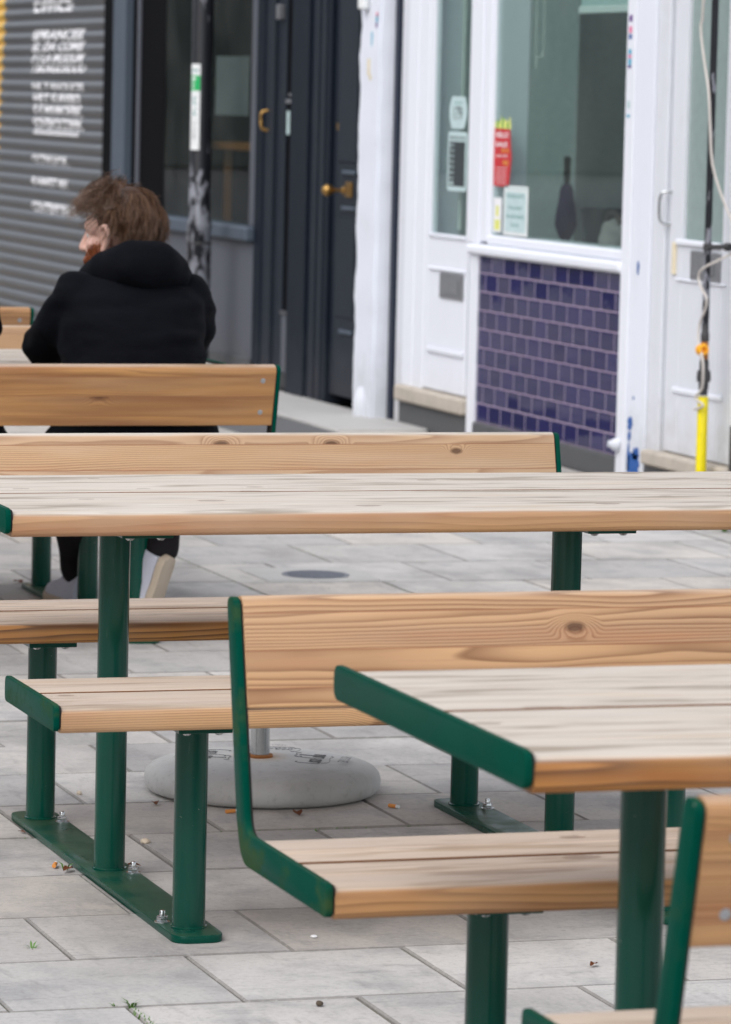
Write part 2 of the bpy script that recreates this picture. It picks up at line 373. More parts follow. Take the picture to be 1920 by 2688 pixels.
    M['roof'] = plain_mat('slate_roof', (.08, .085, .1), .7); M['asphalt'] = plain_mat('asphalt', (.11, .11, .112), .9, bump=.4, bscale=150)
mats()
# ---------------------------------------------------------------- geometry helpers
def link(o, parent=None):
    COL.objects.link(o)
    if parent is not None: o.parent = parent
    return o

def tag(o, label=None, cat=None, group=None, kind=None):
    if label: o['label'] = label
    if cat: o['category'] = cat
    if group: o['group'] = group
    if kind: o['kind'] = kind
    return o

def thing(name, label, cat, loc=(0, 0, 0), group=None):
    o = bpy.data.objects.new(name, None); o.empty_display_size = .1
    o.location = loc; link(o); ROOTLOC[o.name] = Vector(loc)
    return tag(o, label, cat, group)

def rootloc(o):
    while o is not None:
        if o.name in ROOTLOC: return ROOTLOC[o.name]
        o = o.parent
    return Vector((0, 0, 0))

def mesh_from(bm, name, mat, angle=35):
    me = bpy.data.meshes.new(name); bm.normal_update(); bm.to_mesh(me); bm.free()
    if mat is not None: me.materials.append(mat)
    if angle:
        for p in me.polygons: p.use_smooth = True
        me.set_sharp_from_angle(angle=math.radians(angle))
    return me

def obj(name, bm, mat, parent=None, angle=35, local=False):
    """One mesh object.  Vertices are given in world coordinates unless local."""
    if parent is not None and not local: bmesh.ops.translate(bm, verts=bm.verts, vec=-rootloc(parent))
    o = bpy.data.objects.new(name, mesh_from(bm, name, mat, angle))
    return link(o, parent)

def add_box(bm, x0, x1, y0, y1, z0, z1, bev=0.0, seg=1):
    ret = bmesh.ops.create_cube(bm, size=1.0)
    vs = ret['verts']
    for v in vs:
        v.co = Vector(((x0+x1)/2 + v.co.x*(x1-x0), (y0+y1)/2 + v.co.y*(y1-y0), (z0+z1)/2 + v.co.z*(z1-z0)))
    if bev:
        es = list({e for v in vs for e in v.link_edges})
        bmesh.ops.bevel(bm, geom=es, offset=bev, segments=seg, profile=.5, affect='EDGES')
    return bm
def box(*a, **k):
    return add_box(bmesh.new(), *a, **k)

def round_poly(pts, n=6):
    """pts: (x, y, radius) -> list of points with rounded corners."""
    out = []
    N = len(pts)
    for i in range(N):
        p = Vector(pts[i][:2]); r = pts[i][2]
        a = Vector(pts[i-1][:2]) - p; b = Vector(pts[(i+1) % N][:2]) - p
        if r <= 0: out.append(p); continue
        ang = a.angle(b); d = min(r/math.tan(ang/2), a.length*.49, b.length*.49)
        p0 = p + a.normalized()*d; p1 = p + b.normalized()*d
        for k in range(n+1):
            t = k/n
            out.append((1-t)**2*p0 + 2*t*(1-t)*p + t*t*p1)
    return out

def add_prism(bm, pts, fn, t0, t1, bev=0.0):
    """Extrude polygon pts; fn(px, py, t) -> 3-D point."""
    a = [bm.verts.new(fn(p[0], p[1], t0)) for p in pts]
    b = [bm.verts.new(fn(p[0], p[1], t1)) for p in pts]
    n = len(pts); fs = []
    fs.append(bm.faces.new(a)); fs.append(bm.faces.new(b[::-1]))
    for i in range(n): fs.append(bm.faces.new((a[i], b[i], b[(i+1) % n], a[(i+1) % n])))
    bmesh.ops.recalc_face_normals(bm, faces=fs)
    if bev:
        es = [e for e in set(fs[0].edges) | set(fs[1].edges)]
        bmesh.ops.bevel(bm, geom=es, offset=bev, segments=2, profile=.5, affect='EDGES')
    return bm

def add_lathe(bm, prof, c, n=24, axis=None):
    """prof: (radius, height) from bottom to top about a vertical axis (or the given direction)."""
    c = Vector(c); rot = Matrix.Identity(3)
    if axis is not None: rot = Vector((0, 0, 1)).rotation_difference(Vector(axis)).to_matrix()
    rings = []
    for r, h in prof:
        if r < 1e-5: rings.append([bm.verts.new(c + rot @ Vector((0, 0, h)))])
        else: rings.append([bm.verts.new(c + rot @ Vector((r*math.cos(2*PI*k/n), r*math.sin(2*PI*k/n), h))) for k in range(n)])
    fs = []
    for A, B in zip(rings, rings[1:]):
        for k in range(n):
            k2 = (k+1) % n
            if len(A) == 1 and len(B) == 1: continue
            if len(A) == 1: fs.append(bm.faces.new((A[0], B[k2], B[k])))
            elif len(B) == 1: fs.append(bm.faces.new((A[k], A[k2], B[0])))
            else: fs.append(bm.faces.new((A[k], A[k2], B[k2], B[k])))
    if len(rings[0]) > 1: fs.append(bm.faces.new(rings[0][::-1]))
    if len(rings[-1]) > 1: fs.append(bm.faces.new(rings[-1]))
    bmesh.ops.recalc_face_normals(bm, faces=fs)
    return bm

def add_tube(bm, pts, r, n=8, smooth=3):
    P = [Vector(p) for p in pts]
    if smooth and len(P) > 2:
        Q = []
        for i in range(len(P)-1):
            p0 = P[max(i-1, 0)]; p1 = P[i]; p2 = P[i+1]; p3 = P[min(i+2, len(P)-1)]
            for k in range(smooth):
                t = k/smooth
                Q.append(.5*((2*p1) + (p2-p0)*t + (2*p0-5*p1+4*p2-p3)*t*t + (3*p1-p0-3*p2+p3)*t**3))
        P = Q + [P[-1]]
    rad = r if callable(r) else (lambda t: r)
    rings = []; up = Vector((0, 0, 1)); prev = None
    for i, p in enumerate(P):
        d = (P[min(i+1, len(P)-1)] - P[max(i-1, 0)]).normalized()
        if prev is None:
            s = d.cross(up) if abs(d.z) < .95 else d.cross(Vector((1, 0, 0)))
        else: s = prev - d*prev.dot(d)
        s.normalize(); prev = s; q = d.cross(s)
        rr = rad(i/(len(P)-1))
        rings.append([bm.verts.new(p + (s*math.cos(2*PI*k/n) + q*math.sin(2*PI*k/n))*rr) for k in range(n)])
    for A, B in zip(rings, rings[1:]):
        for k in range(n): bm.faces.new((A[k], A[(k+1) % n], B[(k+1) % n], B[k]))
    bm.faces.new(rings[0][::-1]); bm.faces.new(rings[-1])
    return bm

def text_bm(s, width, height, bold=.012):
    """Flat lettering (font outline turned into faces) fitted to width x height, origin lower left."""
    cu = bpy.data.curves.new('lettering', 'FONT'); cu.body = s; cu.offset = bold; cu.resolution_u = 3
    o = bpy.data.objects.new('lettering', cu); COL.objects.link(o)
    dg = bpy.context.evaluated_depsgraph_get()
    me = bpy.data.meshes.new_from_object(o.evaluated_get(dg))
    bpy.data.objects.remove(o); bpy.data.curves.remove(cu)
    bm = bmesh.new(); bm.from_mesh(me); bpy.data.meshes.remove(me)
    xs = [v.co.x for v in bm.verts]; ys = [v.co.y for v in bm.verts]
    sx = width/(max(xs)-min(xs)); sy = height/(max(ys)-min(ys)); mx, my = min(xs), min(ys)
    for v in bm.verts: v.co = Vector(((v.co.x-mx)*sx, (v.co.y-my)*sy, 0))
    return bm

def add_bm(dst, src):
    me = bpy.data.meshes.new('tmp'); src.to_mesh(me); src.free(); dst.from_mesh(me); bpy.data.meshes.remove(me)
    return dst

def wall_text(s, u, v, z, w, h, bold=.012, dst=None):
    """Lettering on a wall that faces -X: reads towards -Y, upright in Z.  (v, z) is the lower left corner."""
    bm = text_bm(s, w, h, bold)
    for p in bm.verts: p.co = Vector((u, v - p.co.x, z + p.co.y))
    return add_bm(dst, bm) if dst is not None else bm

# ---------------------------------------------------------------- picnic tables
XH = .770            # outer half length
TP = .010            # end plate thickness
ZS, ZT = .450, .752
DB, SD, TD = .5851, .1945, .3817
FX = .4665
CACHE = {}
def shared(name, key, maker, mat, parent, loc=(0, 0, 0), rot=(0, 0, 0), col=None, angle=35):
    if key not in CACHE: CACHE[key] = mesh_from(maker(), name, mat, angle)
    o = bpy.data.objects.new(name, CACHE[key]); link(o, parent)
    o.location = loc; o.rotation_euler = rot
    if col is not None: o.color = col
    return o

def board_bm(L, W, T, rs, inner=0):
    """rs: corner radii (-y top, +y top, +y bottom, -y bottom)."""
    pts = round_poly([(-W/2, T/2, rs[0]), (W/2, T/2, rs[1]), (W/2, -T/2, rs[2]), (-W/2, -T/2, rs[3])], 7)
    bm = bmesh.new(); add_prism(bm, pts, lambda a, b, t: (t, a, b), -L/2, L/2, .0015)
    bm.normal_update()
    for f in bm.faces:
        if inner and f.normal.y*inner > .6: f.material_index = 1
    return bm

def side_poly(out):
    """Seat end bar, with a leaning upright when out is +1/-1 (side of the backrest)."""
    if not out:
        return round_poly([(-SD, .409, .014), (SD, .409, .014), (SD, .457, .016), (-SD, .457, .016)], 6)
    k = .255
    zi = .792
    p = [(-SD, .409, .012), (-SD, .457, .014), (.205, .457, .035), (.205+(zi-.457)*k, zi, .019), (.205+(zi-.457)*k+.040, zi-.003, .019),
         (.2555, .470, .03), (.226, .409, .075)]
    return [Vector((q.x*out, q.y)) for q in round_poly(p, 7)]

def plate_bm(poly, x0, x1, bev=.0018):
    bm = bmesh.new(); add_prism(bm, poly, lambda a, b, t: (t, a, b), x0, x1, bev); return bm

def inset(poly, d):
    c = []
    n = len(poly)
    ar = sum(poly[i].x*poly[(i+1) % n].y - poly[(i+1) % n].x*poly[i].y for i in range(n))
    s = 1 if ar > 0 else -1
    for i in range(n):
        e1 = (poly[i]-poly[i-1]); e2 = (poly[(i+1) % n]-poly[i])
        if e1.length < 1e-7: e1 = e2
        if e2.length < 1e-7: e2 = e1
        e1.normalize(); e2.normalize()
        nrm = Vector((-(e1.y+e2.y), e1.x+e2.x))
        if nrm.length > 1e-6: nrm.normalize()
        c.append(poly[i] + nrm*d*s)
    return c

def nut_bm():
    bm = bmesh.new()
    add_lathe(bm, [(.0145, 0), (.0145, .002)], (0, 0, 0), 16)
    add_lathe(bm, [(.0095, .0021), (.0105, .0035), (.0105, .0105), (.0095, .012)], (0, 0, 0), 6)
    add_lathe(bm, [(.0055, .0121), (.0055, .021), (.0048, .022)], (0, 0, 0), 10)
    return bm

def picnic_table(label, u, v, near_back, far_back, tones, algae=(.2, .2), ext=0.0):
    root = thing('picnic_table', label, 'picnic table', (u, v, 0), 'green framed picnic tables')
    rnd = random.Random(label)
    L = 2*(XH - TP - .003)
    sc = lambda: rnd.random()
    # tabletop: two boards
    w = TD - .008 - .003
    for s in (-1, 1):
        rs = (.019, .004, .004, .015) if s < 0 else (.004, .019, .015, .004)
        ob = shared('tabletop_board', ('tb', s, ext), lambda: board_bm(L+ext, w, .045, rs, -s), M['wt'], root, (ext/2, s*(w/2+.008), ZT-.0225), col=(tones['t'], tones.get('tw', 1.0), tones.get('tc', .5), sc()))
        if len(ob.data.materials) < 2: ob.data.materials.append(M['gapwood'])
    for s in (-1, 1):
        pp = round_poly([(-TD, .713, .019), (TD, .713, .019), (TD, .761, .019), (-TD, .761, .019)], 7)
        e = shared('table_end_plate', ('te', s), lambda: plate_bm(pp, *sorted((s*(XH-TP), s*XH))), M['green'], root, (ext if s > 0 else 0, 0, 0), col=(.05, .3, 1.0, sc()))
        shared('gasket', ('tg', s), lambda: plate_bm(inset(pp, .004), *sorted((s*(XH-TP-.004), s*(XH-TP+.0005))), 0), M['rubber'], e)
    # benches
    for side, has in ((-1, near_back), (1, far_back)):
        b = 'n' if side < 0 else 'f'
        w = SD - .008 - .002
        for s in (-1, 1):
            rs = (.019, .004, .004, .014) if s < 0 else (.004, .019, .014, .004)
            ob = shared('seat_board', ('sb', s), lambda: board_bm(L, w, .045, rs, -s), M['ws'], root, (0, side*DB + s*(w/2+.008), ZS-.0225), col=(tones[b], tones.get(b+'w', .9)*.8, tones.get(b+'c', .6), sc()))
            if len(ob.data.materials) < 2: ob.data.materials.append(M['gapwood'])
        poly = side_poly(side if has else 0)
        for s in (-1, 1):
            key = (side if has else 0)
            e = shared('seat_end_plate', ('se', key, s), lambda: plate_bm(poly, *sorted((s*(XH-TP), s*XH))), M['green'], root, (0, side*DB, 0), col=(algae[0 if side < 0 else 1], .3, 1.0, sc()))
            shared('gasket', ('sg', key, s), lambda: plate_bm(inset(poly, .004), *sorted((s*(XH-TP-.004), s*(XH-TP+.0005))), 0), M['rubber'], e)
        if has:
            ang = math.atan(.255); H = .168
            # board: y runs up the back, +z is the face away from the table
            rot = Euler((PI/2 - side*0 - ang*(-1), 0, 0)) if side < 0 else Euler((PI/2 + ang*(-1), 0, 0))
            rot = Euler((PI/2 + (ang if side < 0 else -ang), 0, 0))
            zc = .793 - H/2*math.cos(ang) - .002
            vc = .205 + (zc-.457)*.255 + .0205
            bk = shared('backrest_board', ('bb',), lambda: board_bm(L, H, .040, (.004, .019, .019, .004)), M['wb'], root, (0, side*(DB+vc), zc), rot, col=(tones.get(b+'bt', .15), tones.get(b+'bw', .35), tones.get(b+'bc', .8), sc()))
            for sx in (-1, 1):
                for sy in (-.045, .045):
                    zf = .0202 if side < 0 else -.0202
                    shared('screw', ('sc',), lambda: add_lathe(bmesh.new(), [(.007, 0), (.007, .0006), (.0045, .0016), (0, .0017)], (0, 0, 0), 14), M['screw'], bk,
                           (sx*(L/2-.036), sy, zf), (0 if side < 0 else PI, 0, 0))
    # frames
    for sx in (-1, 1):
        fp = round_poly([(-.048, -DB-.085, .034), (.048, -DB-.085, .034), (.048, DB+.085, .034), (-.048, DB+.085, .034)], 6)
        def foot():
            bm = bmesh.new(); add_prism(bm, fp, lambda a, b, t: (a, b, t), .0005, .0155, .0022); return bm
        base = shared('base_plate', ('bp',), foot, M['green'], root, (sx*FX, 0, 0), col=(.25, .7, .5, sc()))
        for (dx, dy) in ((.032, DB-.062), (.034, -.055), (-.036, -DB+.05)):
            shared('anchor_bolt', ('nut',), nut_bm, M['steel'], base, (dx, dy, .0155))
        for dv, zt, br in ((-DB, ZS-.045, (.05, .093, .021)), (0, ZT-.045, (.05, .25, .018)), (DB, ZS-.045, (.05, .093, .021))):
            def post(zt=zt, th=br[2]):
                bm = bmesh.new(); add_lathe(bm, [(.0335, .0156), (.0335, .018), (.0302, .0195), (.0302, zt-th-.0001)], (0, 0, 0), 40)
                return bm
            shared('post', ('po', zt), post, M['green'], root, (sx*FX, dv, 0), col=(.04, .2, 0, sc()))
            br_o = shared('bracket', ('br', zt), lambda: add_box(bmesh.new(), -br[0], br[0], -br[1], br[1], zt-br[2], zt-.0006, .001), M['green'], root, (sx*FX, dv, 0), col=(0, .2, 0, sc()))
            for bx_ in (-.03, .03):
                for by_ in (-1, 1):
                    shared('bracket_bolt', ('bb2', zt), lambda: add_lathe(bmesh.new(), [(0, -.006), (.005, -.0055), (.009, -.002), (.0095, 0)], (0, 0, zt-br[2]), 14), M['steel'], br_o, (bx_, by_*(br[1]-.02), 0))
    return root

picnic_table('nearest picnic table at lower right, wooden backrests on both benches, end plates facing left', 2.456, 4.9907, True, True,
             dict(t=1.0, tw=.95, tc=1.0, n=.5, f=.7, fw=.85, nbt=.6, nbw=.25, nbc=.85, fbt=.35, fbw=.3, fbc=.85), (.3, .7))
picnic_table('middle picnic table with a backless front bench and the grey parasol base behind it', 2.479, 7.8439, False, True,
             dict(t=.5, tw=1.0, tc=.35, n=.45, f=1.0, fc=1.0, fw=.9, fbt=.12, fbw=1.0, fbc=.6), (.8, .1), .42)
picnic_table('picnic table with the person in a black hoodie sitting at its front bench', 2.493, 11.8465, True, True,
             dict(t=.4, tw=1.0, n=.5, f=.5, nbt=.8, nbw=.5, nbc=.5, fbt=.2, fbw=.5), (.2, .2))
picnic_table('farthest picnic table, only its backrest showing left of the seated person', 2.475, 14.70, True, True,
             dict(t=.4, n=.5, f=.5, nbt=.6, nbw=.1, fbt=.3), (.2, .2))

# ---------------------------------------------------------------- paving
def paving():
    bm = bmesh.new(); lay = bm.loops.layers.float_color.new('tint')
    r = random.Random(3)
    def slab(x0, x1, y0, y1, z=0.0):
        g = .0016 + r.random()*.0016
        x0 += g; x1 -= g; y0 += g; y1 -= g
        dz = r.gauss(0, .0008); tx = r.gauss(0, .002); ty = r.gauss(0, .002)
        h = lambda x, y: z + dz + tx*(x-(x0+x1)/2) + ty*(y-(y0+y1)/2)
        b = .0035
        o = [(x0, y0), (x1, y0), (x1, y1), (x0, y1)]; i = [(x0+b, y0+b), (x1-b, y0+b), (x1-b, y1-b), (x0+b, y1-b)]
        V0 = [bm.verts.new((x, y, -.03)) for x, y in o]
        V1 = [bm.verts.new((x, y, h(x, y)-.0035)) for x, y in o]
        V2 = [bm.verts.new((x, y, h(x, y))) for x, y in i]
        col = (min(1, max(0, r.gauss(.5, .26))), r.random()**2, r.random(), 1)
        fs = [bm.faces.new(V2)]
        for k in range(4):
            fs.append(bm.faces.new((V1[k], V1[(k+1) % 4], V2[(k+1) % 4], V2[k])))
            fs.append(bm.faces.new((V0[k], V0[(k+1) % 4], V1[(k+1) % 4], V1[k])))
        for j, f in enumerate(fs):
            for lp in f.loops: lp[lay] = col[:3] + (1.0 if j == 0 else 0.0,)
    cs = [6.31, 6.70, 7.085, 7.466, 7.872, 8.28, 8.66, 9.06, 9.457, 9.84]
    while cs[0] > 1.0: cs.insert(0, cs[0]-.392)
    while cs[-1] < 34: cs.append(cs[-1]+.392)
    i0 = min(range(len(cs)), key=lambda i: abs(cs[i]-7.085))
    P = .403
    for i in range(len(cs)-1):
        y0, y1 = cs[i], cs[i+1]; k = i-i0
        ph = 1.757 + .0035*k*.5 + (0 if k % 2 == 0 else .2035)
        far = y0 > 11.9
        xe = 3.62 if far else 5.68
        n = int((ph+8)/P); x = ph - n*P
        while x < xe-.05:
            if x+P > -6.2:
                x1 = min(x+P, xe)
                if xe - x1 < .06: x1 = xe
                slab(x, x1, y0, y1)
                x = x1 if x1 == xe else x+P
                if x1 == xe: break
            else: x += P
    ys = [12.035, 12.54, 13.07, 13.59]
    while ys[-1] < 34: ys.append(ys[-1]+.5)
    for i in range(len(ys)-1):
        x = 3.62; first = .235 if i % 2 else .47
        while x < 5.68:
            w = first if x == 3.62 else .47
            x1 = min(x+w, 5.68)
            if 5.68-x1 < .08: x1 = 5.68
            slab(x, x1, ys[i], ys[i+1]); x = x1
    # threshold strip of long flags against the shop fronts
    y = 1.2
    while y < 34:
        w = .6 + r.random()*.5
        if not (18.2 < y+w/2 < 21.6): slab(5.68, 6.12, y, y+w, .004)
        y += w
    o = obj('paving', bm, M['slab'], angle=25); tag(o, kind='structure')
    o2 = obj('paving_joints', box(-6.3, 6.12, .9, 34.2, -.05, -.0065), M['joint'], angle=0); tag(o2, kind='structure')
    bm = bmesh.new(); s = 400
    vs = [bm.verts.new(p) for p in ((-s, -s, -.06), (s, -s, -.06), (s, s, -.06), (-s, s, -.06))]; bm.faces.new(vs)
    tag(obj('ground', bm, M['asphalt'], angle=0), kind='structure')
paving()
tag(obj('door_threshold', box(5.70, 6.14, 18.2, 21.6, -.02, .014, bev=.006), M['stone2']), kind='structure')
tag(obj('concrete_patch', box(5.22, 5.675, 17.75, 20.6, -.02, .0065, bev=.003), M['tarmac']), kind='structure')
# ---------------------------------------------------------------- shop fronts (all face -X, plane x = 6.15)
XF = 6.15
def bx(parent, name, mat, x0, y0, y1, z0, z1, x1=6.32, bev=.004):
    return obj(name, box(x0, x1, y0, y1, z0, z1, bev=bev), M[mat], parent)

def upper(parent, y0, y1, mat='brick'):
    bm = bmesh.new(); add_box(bm, 6.14, 6.5, y0, y1, 3.25, 6.9)
    obj('upper_wall', bm, M[mat], parent, angle=0)
    n = max(1, int((y1-y0)/2.0)); w = (y1-y0)/n
    for k in range(n):
        c = y0 + w*(k+.5)
        f = obj('window', add_box(add_box(add_box(add_box(bmesh.new(), 6.10, 6.139, c-.5, c-.44, 4.1, 5.7, .003), 6.10, 6.139, c+.44, c+.5, 4.1, 5.7, .003), 6.10, 6.139, c-.4395, c+.4395, 4.1, 4.16, .003), 6.10, 6.139, c-.4395, c+.4395, 5.64, 5.7, .003), M['white'], parent)
        obj('pane', box(6.13, 6.137, c-.439, c+.439, 4.161, 5.639), M['glass'], f, angle=0)
        obj('sill', box(6.04, 6.138, c-.56, c+.56, 4.03, 4.098, bev=.006), M['stone'], f)
    obj('roof', box(6.05, 6.6, y0, y1, 6.905, 7.0, bev=.01), M['roof'], parent)

# ---- shop with the roller shutter
SH = thing('shuttered_shop', 'shop closed by a grey corrugated roller shutter with white lettering', 'shop', (6.15, 26.0, 0))
PIT = .0755
def shut_u(z):
    t = (z/PIT) % 1.0
    return 6.172 - .024*math.sin(PI*t**.8)**.8
def shutter_bm():
    bm = bmesh.new(); K = 10; y0, y1 = 24.40, 30.6
    prev = None
    for i in range(int(2.65/PIT)*K):
        z = .02 + i*PIT/K; u = shut_u(z)
        cur = [bm.verts.new((u, y0, z)), bm.verts.new((u, 27.2, z)), bm.verts.new((u, y1, z))]
        if prev:
            for a in (0, 1): bm.faces.new((prev[a], prev[a+1], cur[a+1], cur[a]))
        prev = cur
    bmesh.ops.recalc_face_normals(bm, faces=bm.faces)
    return bm
shut = obj('roller_shutter', shutter_bm(), M['shutter'], SH, angle=60)
bx(SH, 'guide_rail', 'riser', 6.145, 24.365, 24.398, 0, 2.7)
bx(SH, 'pilaster', 'black', 6.13, 24.095, 24.363, 0, 2.9)
bx(SH, 'pilaster', 'black', 6.05, 30.62, 31.0, 0, 2.9)
bx(SH, 'shutter_box', 'slate', 6.04, 24.095, 31.0, 2.905, 3.245)
upper(SH, 24.095, 31.0)
def shutter_text():
    rows = [('OFFICE', 26.306, 25.25, 2.000, .075),
            ('SPRANCEII', 26.30, 24.96, 1.825, .068), ('SL DA COMII', 26.30, 24.96, 1.757, .060), ('F I LA MODUM', 26.30, 24.96, 1.688, .060), ('I BORGOSOUO', 26.30, 24.91, 1.625, .058),
            ('NK T RNOUCEI', 26.28, 24.93, 1.512, .050), ('HRT SUREBD', 26.24, 25.0, 1.432, .062), ('S E MNMOEBE', 26.24, 24.98, 1.355, .068), ('SOVEMOCOMM', 26.24, 24.97, 1.270, .072), ('ooooooooooo', 26.22, 25.02, 1.236, .026),
            ('OCTMLNOR', 26.25, 25.30, 1.050, .058), ('B NMEST 001', 26.25, 25.30, .905, .062), ('CONTEMPORA R', 26.24, 25.06, .745, .066)]
    bm = bmesh.new()
    for s, v1, v0, z, h in rows:
        wall_text(s, 6.15, v1, z, v1-v0, h, .035, bm)
    for k in range(int(.70/.0076), int(2.1/.0076)):
        bmesh.ops.bisect_plane(bm, geom=bm.verts[:]+bm.edges[:]+bm.faces[:], plane_co=(0, 0, k*.0076), plane_no=(0, 0, 1))
    for v in bm.verts: v.co.x = shut_u(v.co.z) - .002
    return bm
obj('lettering', shutter_text(), M['textw'], shut, angle=0)

# ---- dark shop with its two doors
DS = thing('dark_shop', 'dark navy shop front with a glazed window, black recess and two panelled doors', 'shop', (6.15, 21.5, 0))
bx(DS, 'corner_post', 'slate', 6.115, 23.79, 24.085, 0, 2.9)
bx(DS, 'window_reveal', 'black', 6.16, 23.66, 23.788, 0, 2.9); bx(DS, 'dark_glass_stand_in', 'black', 6.162, 23.07, 23.604, .832, 2.9)  # opaque black panel added where the window glass only looks dark
W = bx(DS, 'window', 'riser', 6.15, 23.605, 23.655, .832, 2.9)
bx(W, 'frame', 'riser', 6.147, 21.135, 21.255, .832, 2.9)
bx(W, 'pane', 'dglass', 6.166, 21.257, 23.068, .834, 2.9, 6.172, 0)
bx(W, 'sill', 'slate', 6.095, 21.132, 23.787, .752, .830, 6.3, .012)
bx(DS, 'stall_riser', 'riser', 6.142, 21.132, 23.787, .012, .750, 6.3)
bx(DS, 'skirting', 'plinth', 6.128, 21.133, 23.786, 0, .14, 6.141)
bx(DS, 'door_post', 'navy', 6.138, 20.99, 21.130, 0, 2.9); bx(DS, 'door_post', 'navy2', 6.146, 20.835, 20.988, 0, 2.9)
d1 = bx(DS, 'shop_door', 'navy2', 6.166, 20.685, 20.833, .10, 2.9)
bx(d1, 'stile', 'riser', 6.160, 20.450, 20.545, .03, 2.9); bx(d1, 'kick_panel', 'riser', 6.166, 20.546, 20.684, .10, .40)
bx(d1, 'glass_panel', 'black', 6.176, 20.546, 20.684, .402, 2.9, bev=0)
bx(d1, 'weather_bar', 'plinth', 6.160, 20.546, 20.70, .395, .420, 6.175, .003)
bx(d1, 'door_edge_board', 'iron', 6.17, 20.546, 20.833, .012, .098)
obj('pull_handle', add_tube(bmesh.new(), [(6.165, 20.94, 1.44), (6.12, 20.95, 1.43), (6.115, 20.95, 1.39), (6.12, 20.94, 1.345), (6.165, 20.93, 1.335)], .008, 8), M['brass'], d1)
bx(d1, 'lock_plate', 'brass', 6.156, 20.92, 20.95, 1.60, 1.64, 6.165, .002)
bx(d1, 'push_sign', 'pale', 6.170, 20.63, 20.67, 1.32, 1.44, 6.175, 0)
bx(d1, 'closer_bracket', 'satin', 6.13, 20.72, 20.77, 1.905, 1.98, 6.165, .004)
bx(d1, 'latch', 'satin', 6.150, 20.55, 20.63, 1.478, 1.500, 6.175, .003); bx(d1, 'latch', 'satin', 6.155, 20.55, 20.60, 1.515, 1.530, 6.175, .003)
p1 = bx(DS, 'pilaster', 'navy', 6.122, 20.145, 20.448, 0, 2.9)
bx(DS, 'door_frame', 'navy2', 6.140, 20.04, 20.143, 0, 2.9); bx(DS, 'door_frame', 'navy2', 6.150, 19.955, 20.038, 0, 2.9); bx(DS, 'door_frame', 'navy', 6.158, 19.885, 19.953, 0, 2.9)
d2 = bx(DS, 'house_door', 'navy2', 6.182, 19.30, 19.883, .05, 2.9)
for z0, z1 in ((.44, .93), (1.20, 2.6)):
    bx(d2, 'panel', 'navy2', 6.176, 19.50, 19.80, z0, z1, 6.1815, .004)
for z in (.360, .965, 1.14):
    bx(d2, 'rail_moulding', 'slate', 6.168, 19.50, 19.71, z, z+.022, 6.181, .005)
kb = bmesh.new(); add_lathe(kb, [(.020, 0), (.021, .004), (.008, .012), (.008, .045), (.016, .055), (.029, .073), (.030, .088), (.018, .105), (0, .116)], (6.1815, 19.71, 1.062), 18, (-1, 0, 0))
obj('door_knob', kb, M['brass'], d2)
bx(d2, 'lock_plate', 'brass', 6.172, 19.56, 19.66, 1.03, 1.105, 6.1815, .003)
bx(d2, 'keyhole', 'brass', 6.176, 19.80, 19.83, 1.355, 1.39, 6.1815, .002)
bx(DS, 'fascia', 'navy', 6.06, 19.12, 24.085, 2.905, 3.245)
upper(DS, 19.12, 24.09)
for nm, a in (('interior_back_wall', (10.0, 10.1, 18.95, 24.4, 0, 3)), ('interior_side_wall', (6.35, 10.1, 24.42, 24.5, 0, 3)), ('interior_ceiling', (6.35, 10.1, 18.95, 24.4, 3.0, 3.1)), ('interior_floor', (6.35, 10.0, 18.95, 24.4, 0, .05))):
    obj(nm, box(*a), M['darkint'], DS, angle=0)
def tagobj(o, label, cat, group=None): return tag(o, label, cat, group)
ct = thing('window_counter', 'orange wooden counter shelf inside the dark shop window', 'counter', (6.62, 23.3, 0))
obj('shelf', box(6.50, 6.72, 21.9, 24.35, 1.205, 1.245, bev=.004), M['counter'], ct)
for y in (23.2, 24.2): obj('leg', box(6.56, 6.60, y-.02, y+.02, .05, 1.204, bev=.003), M['counter'], ct)
nt = obj('paper_notice', box(6.176, 6.178, 21.40, 22.05, 1.405, 1.72), M['gpaper'], None, angle=0)
tag(nt, 'large blank paper notice taped inside the dark shop window', 'notice')
def pot_plant(name, label, x, y, z, h, n, seed):
    t = thing(name, label, 'plant', (x, y, z)); r = random.Random(seed)
    obj('pot', add_lathe(bmesh.new(), [(.07, 0), (.09, .15), (.095, .16), (.08, .16), (.078, .14), (0, .14)], (x, y, z), 18), M['iron'], t)
    bm = bmesh.new()
    for k in range(n):
        a = r.random()*6.28; l = h*(.5+.5*r.random()); o = Vector((math.cos(a), math.sin(a), 0))*(.05+.16*r.random()*l/h)
        p = [Vector((x, y, z+.14)), Vector((x, y, z+.14+l*.6)) + o*.5, Vector((x, y, z+.14+l)) + o*1.6]
        add_tube(bm, p, lambda t: .004+.02*math.sin(PI*min(1, t*1.02))*t, 5, 3)
    obj('foliage', bm, M['leaf2'], t)
pot_plant('potted_plant', 'leafy plant in a pot on the dark shop counter', 6.62, 24.22, 1.246, .32, 22, 5)
def chair(x, y):
    t = thing('cafe_chair', 'dim chair back inside the dark shop window', 'chair', (x, y, 0))
    obj('seat', box(x-.2, x+.2, y-.2, y+.2, .47, .50, bev=.01), M['iron'], t)
    for sx in (-.18, .18):
        for sy in (-.18, .18): obj('leg', add_tube(bmesh.new(), [(x+sx, y+sy, .05), (x+sx*.9, y+sy*.9, .469)], .014, 8, 0), M['satin'], t)
    obj('backrest', box(x-.2, x+.2, y+.17, y+.2, .62, .92, bev=.01), M['iron'], t)
    for sx in (-.17, .17): obj('back_post', add_tube(bmesh.new(), [(x+sx, y+.185, .501), (x+sx, y+.185, .66)], .012, 8, 0), M['satin'], t)
chair(7.05, 22.7)

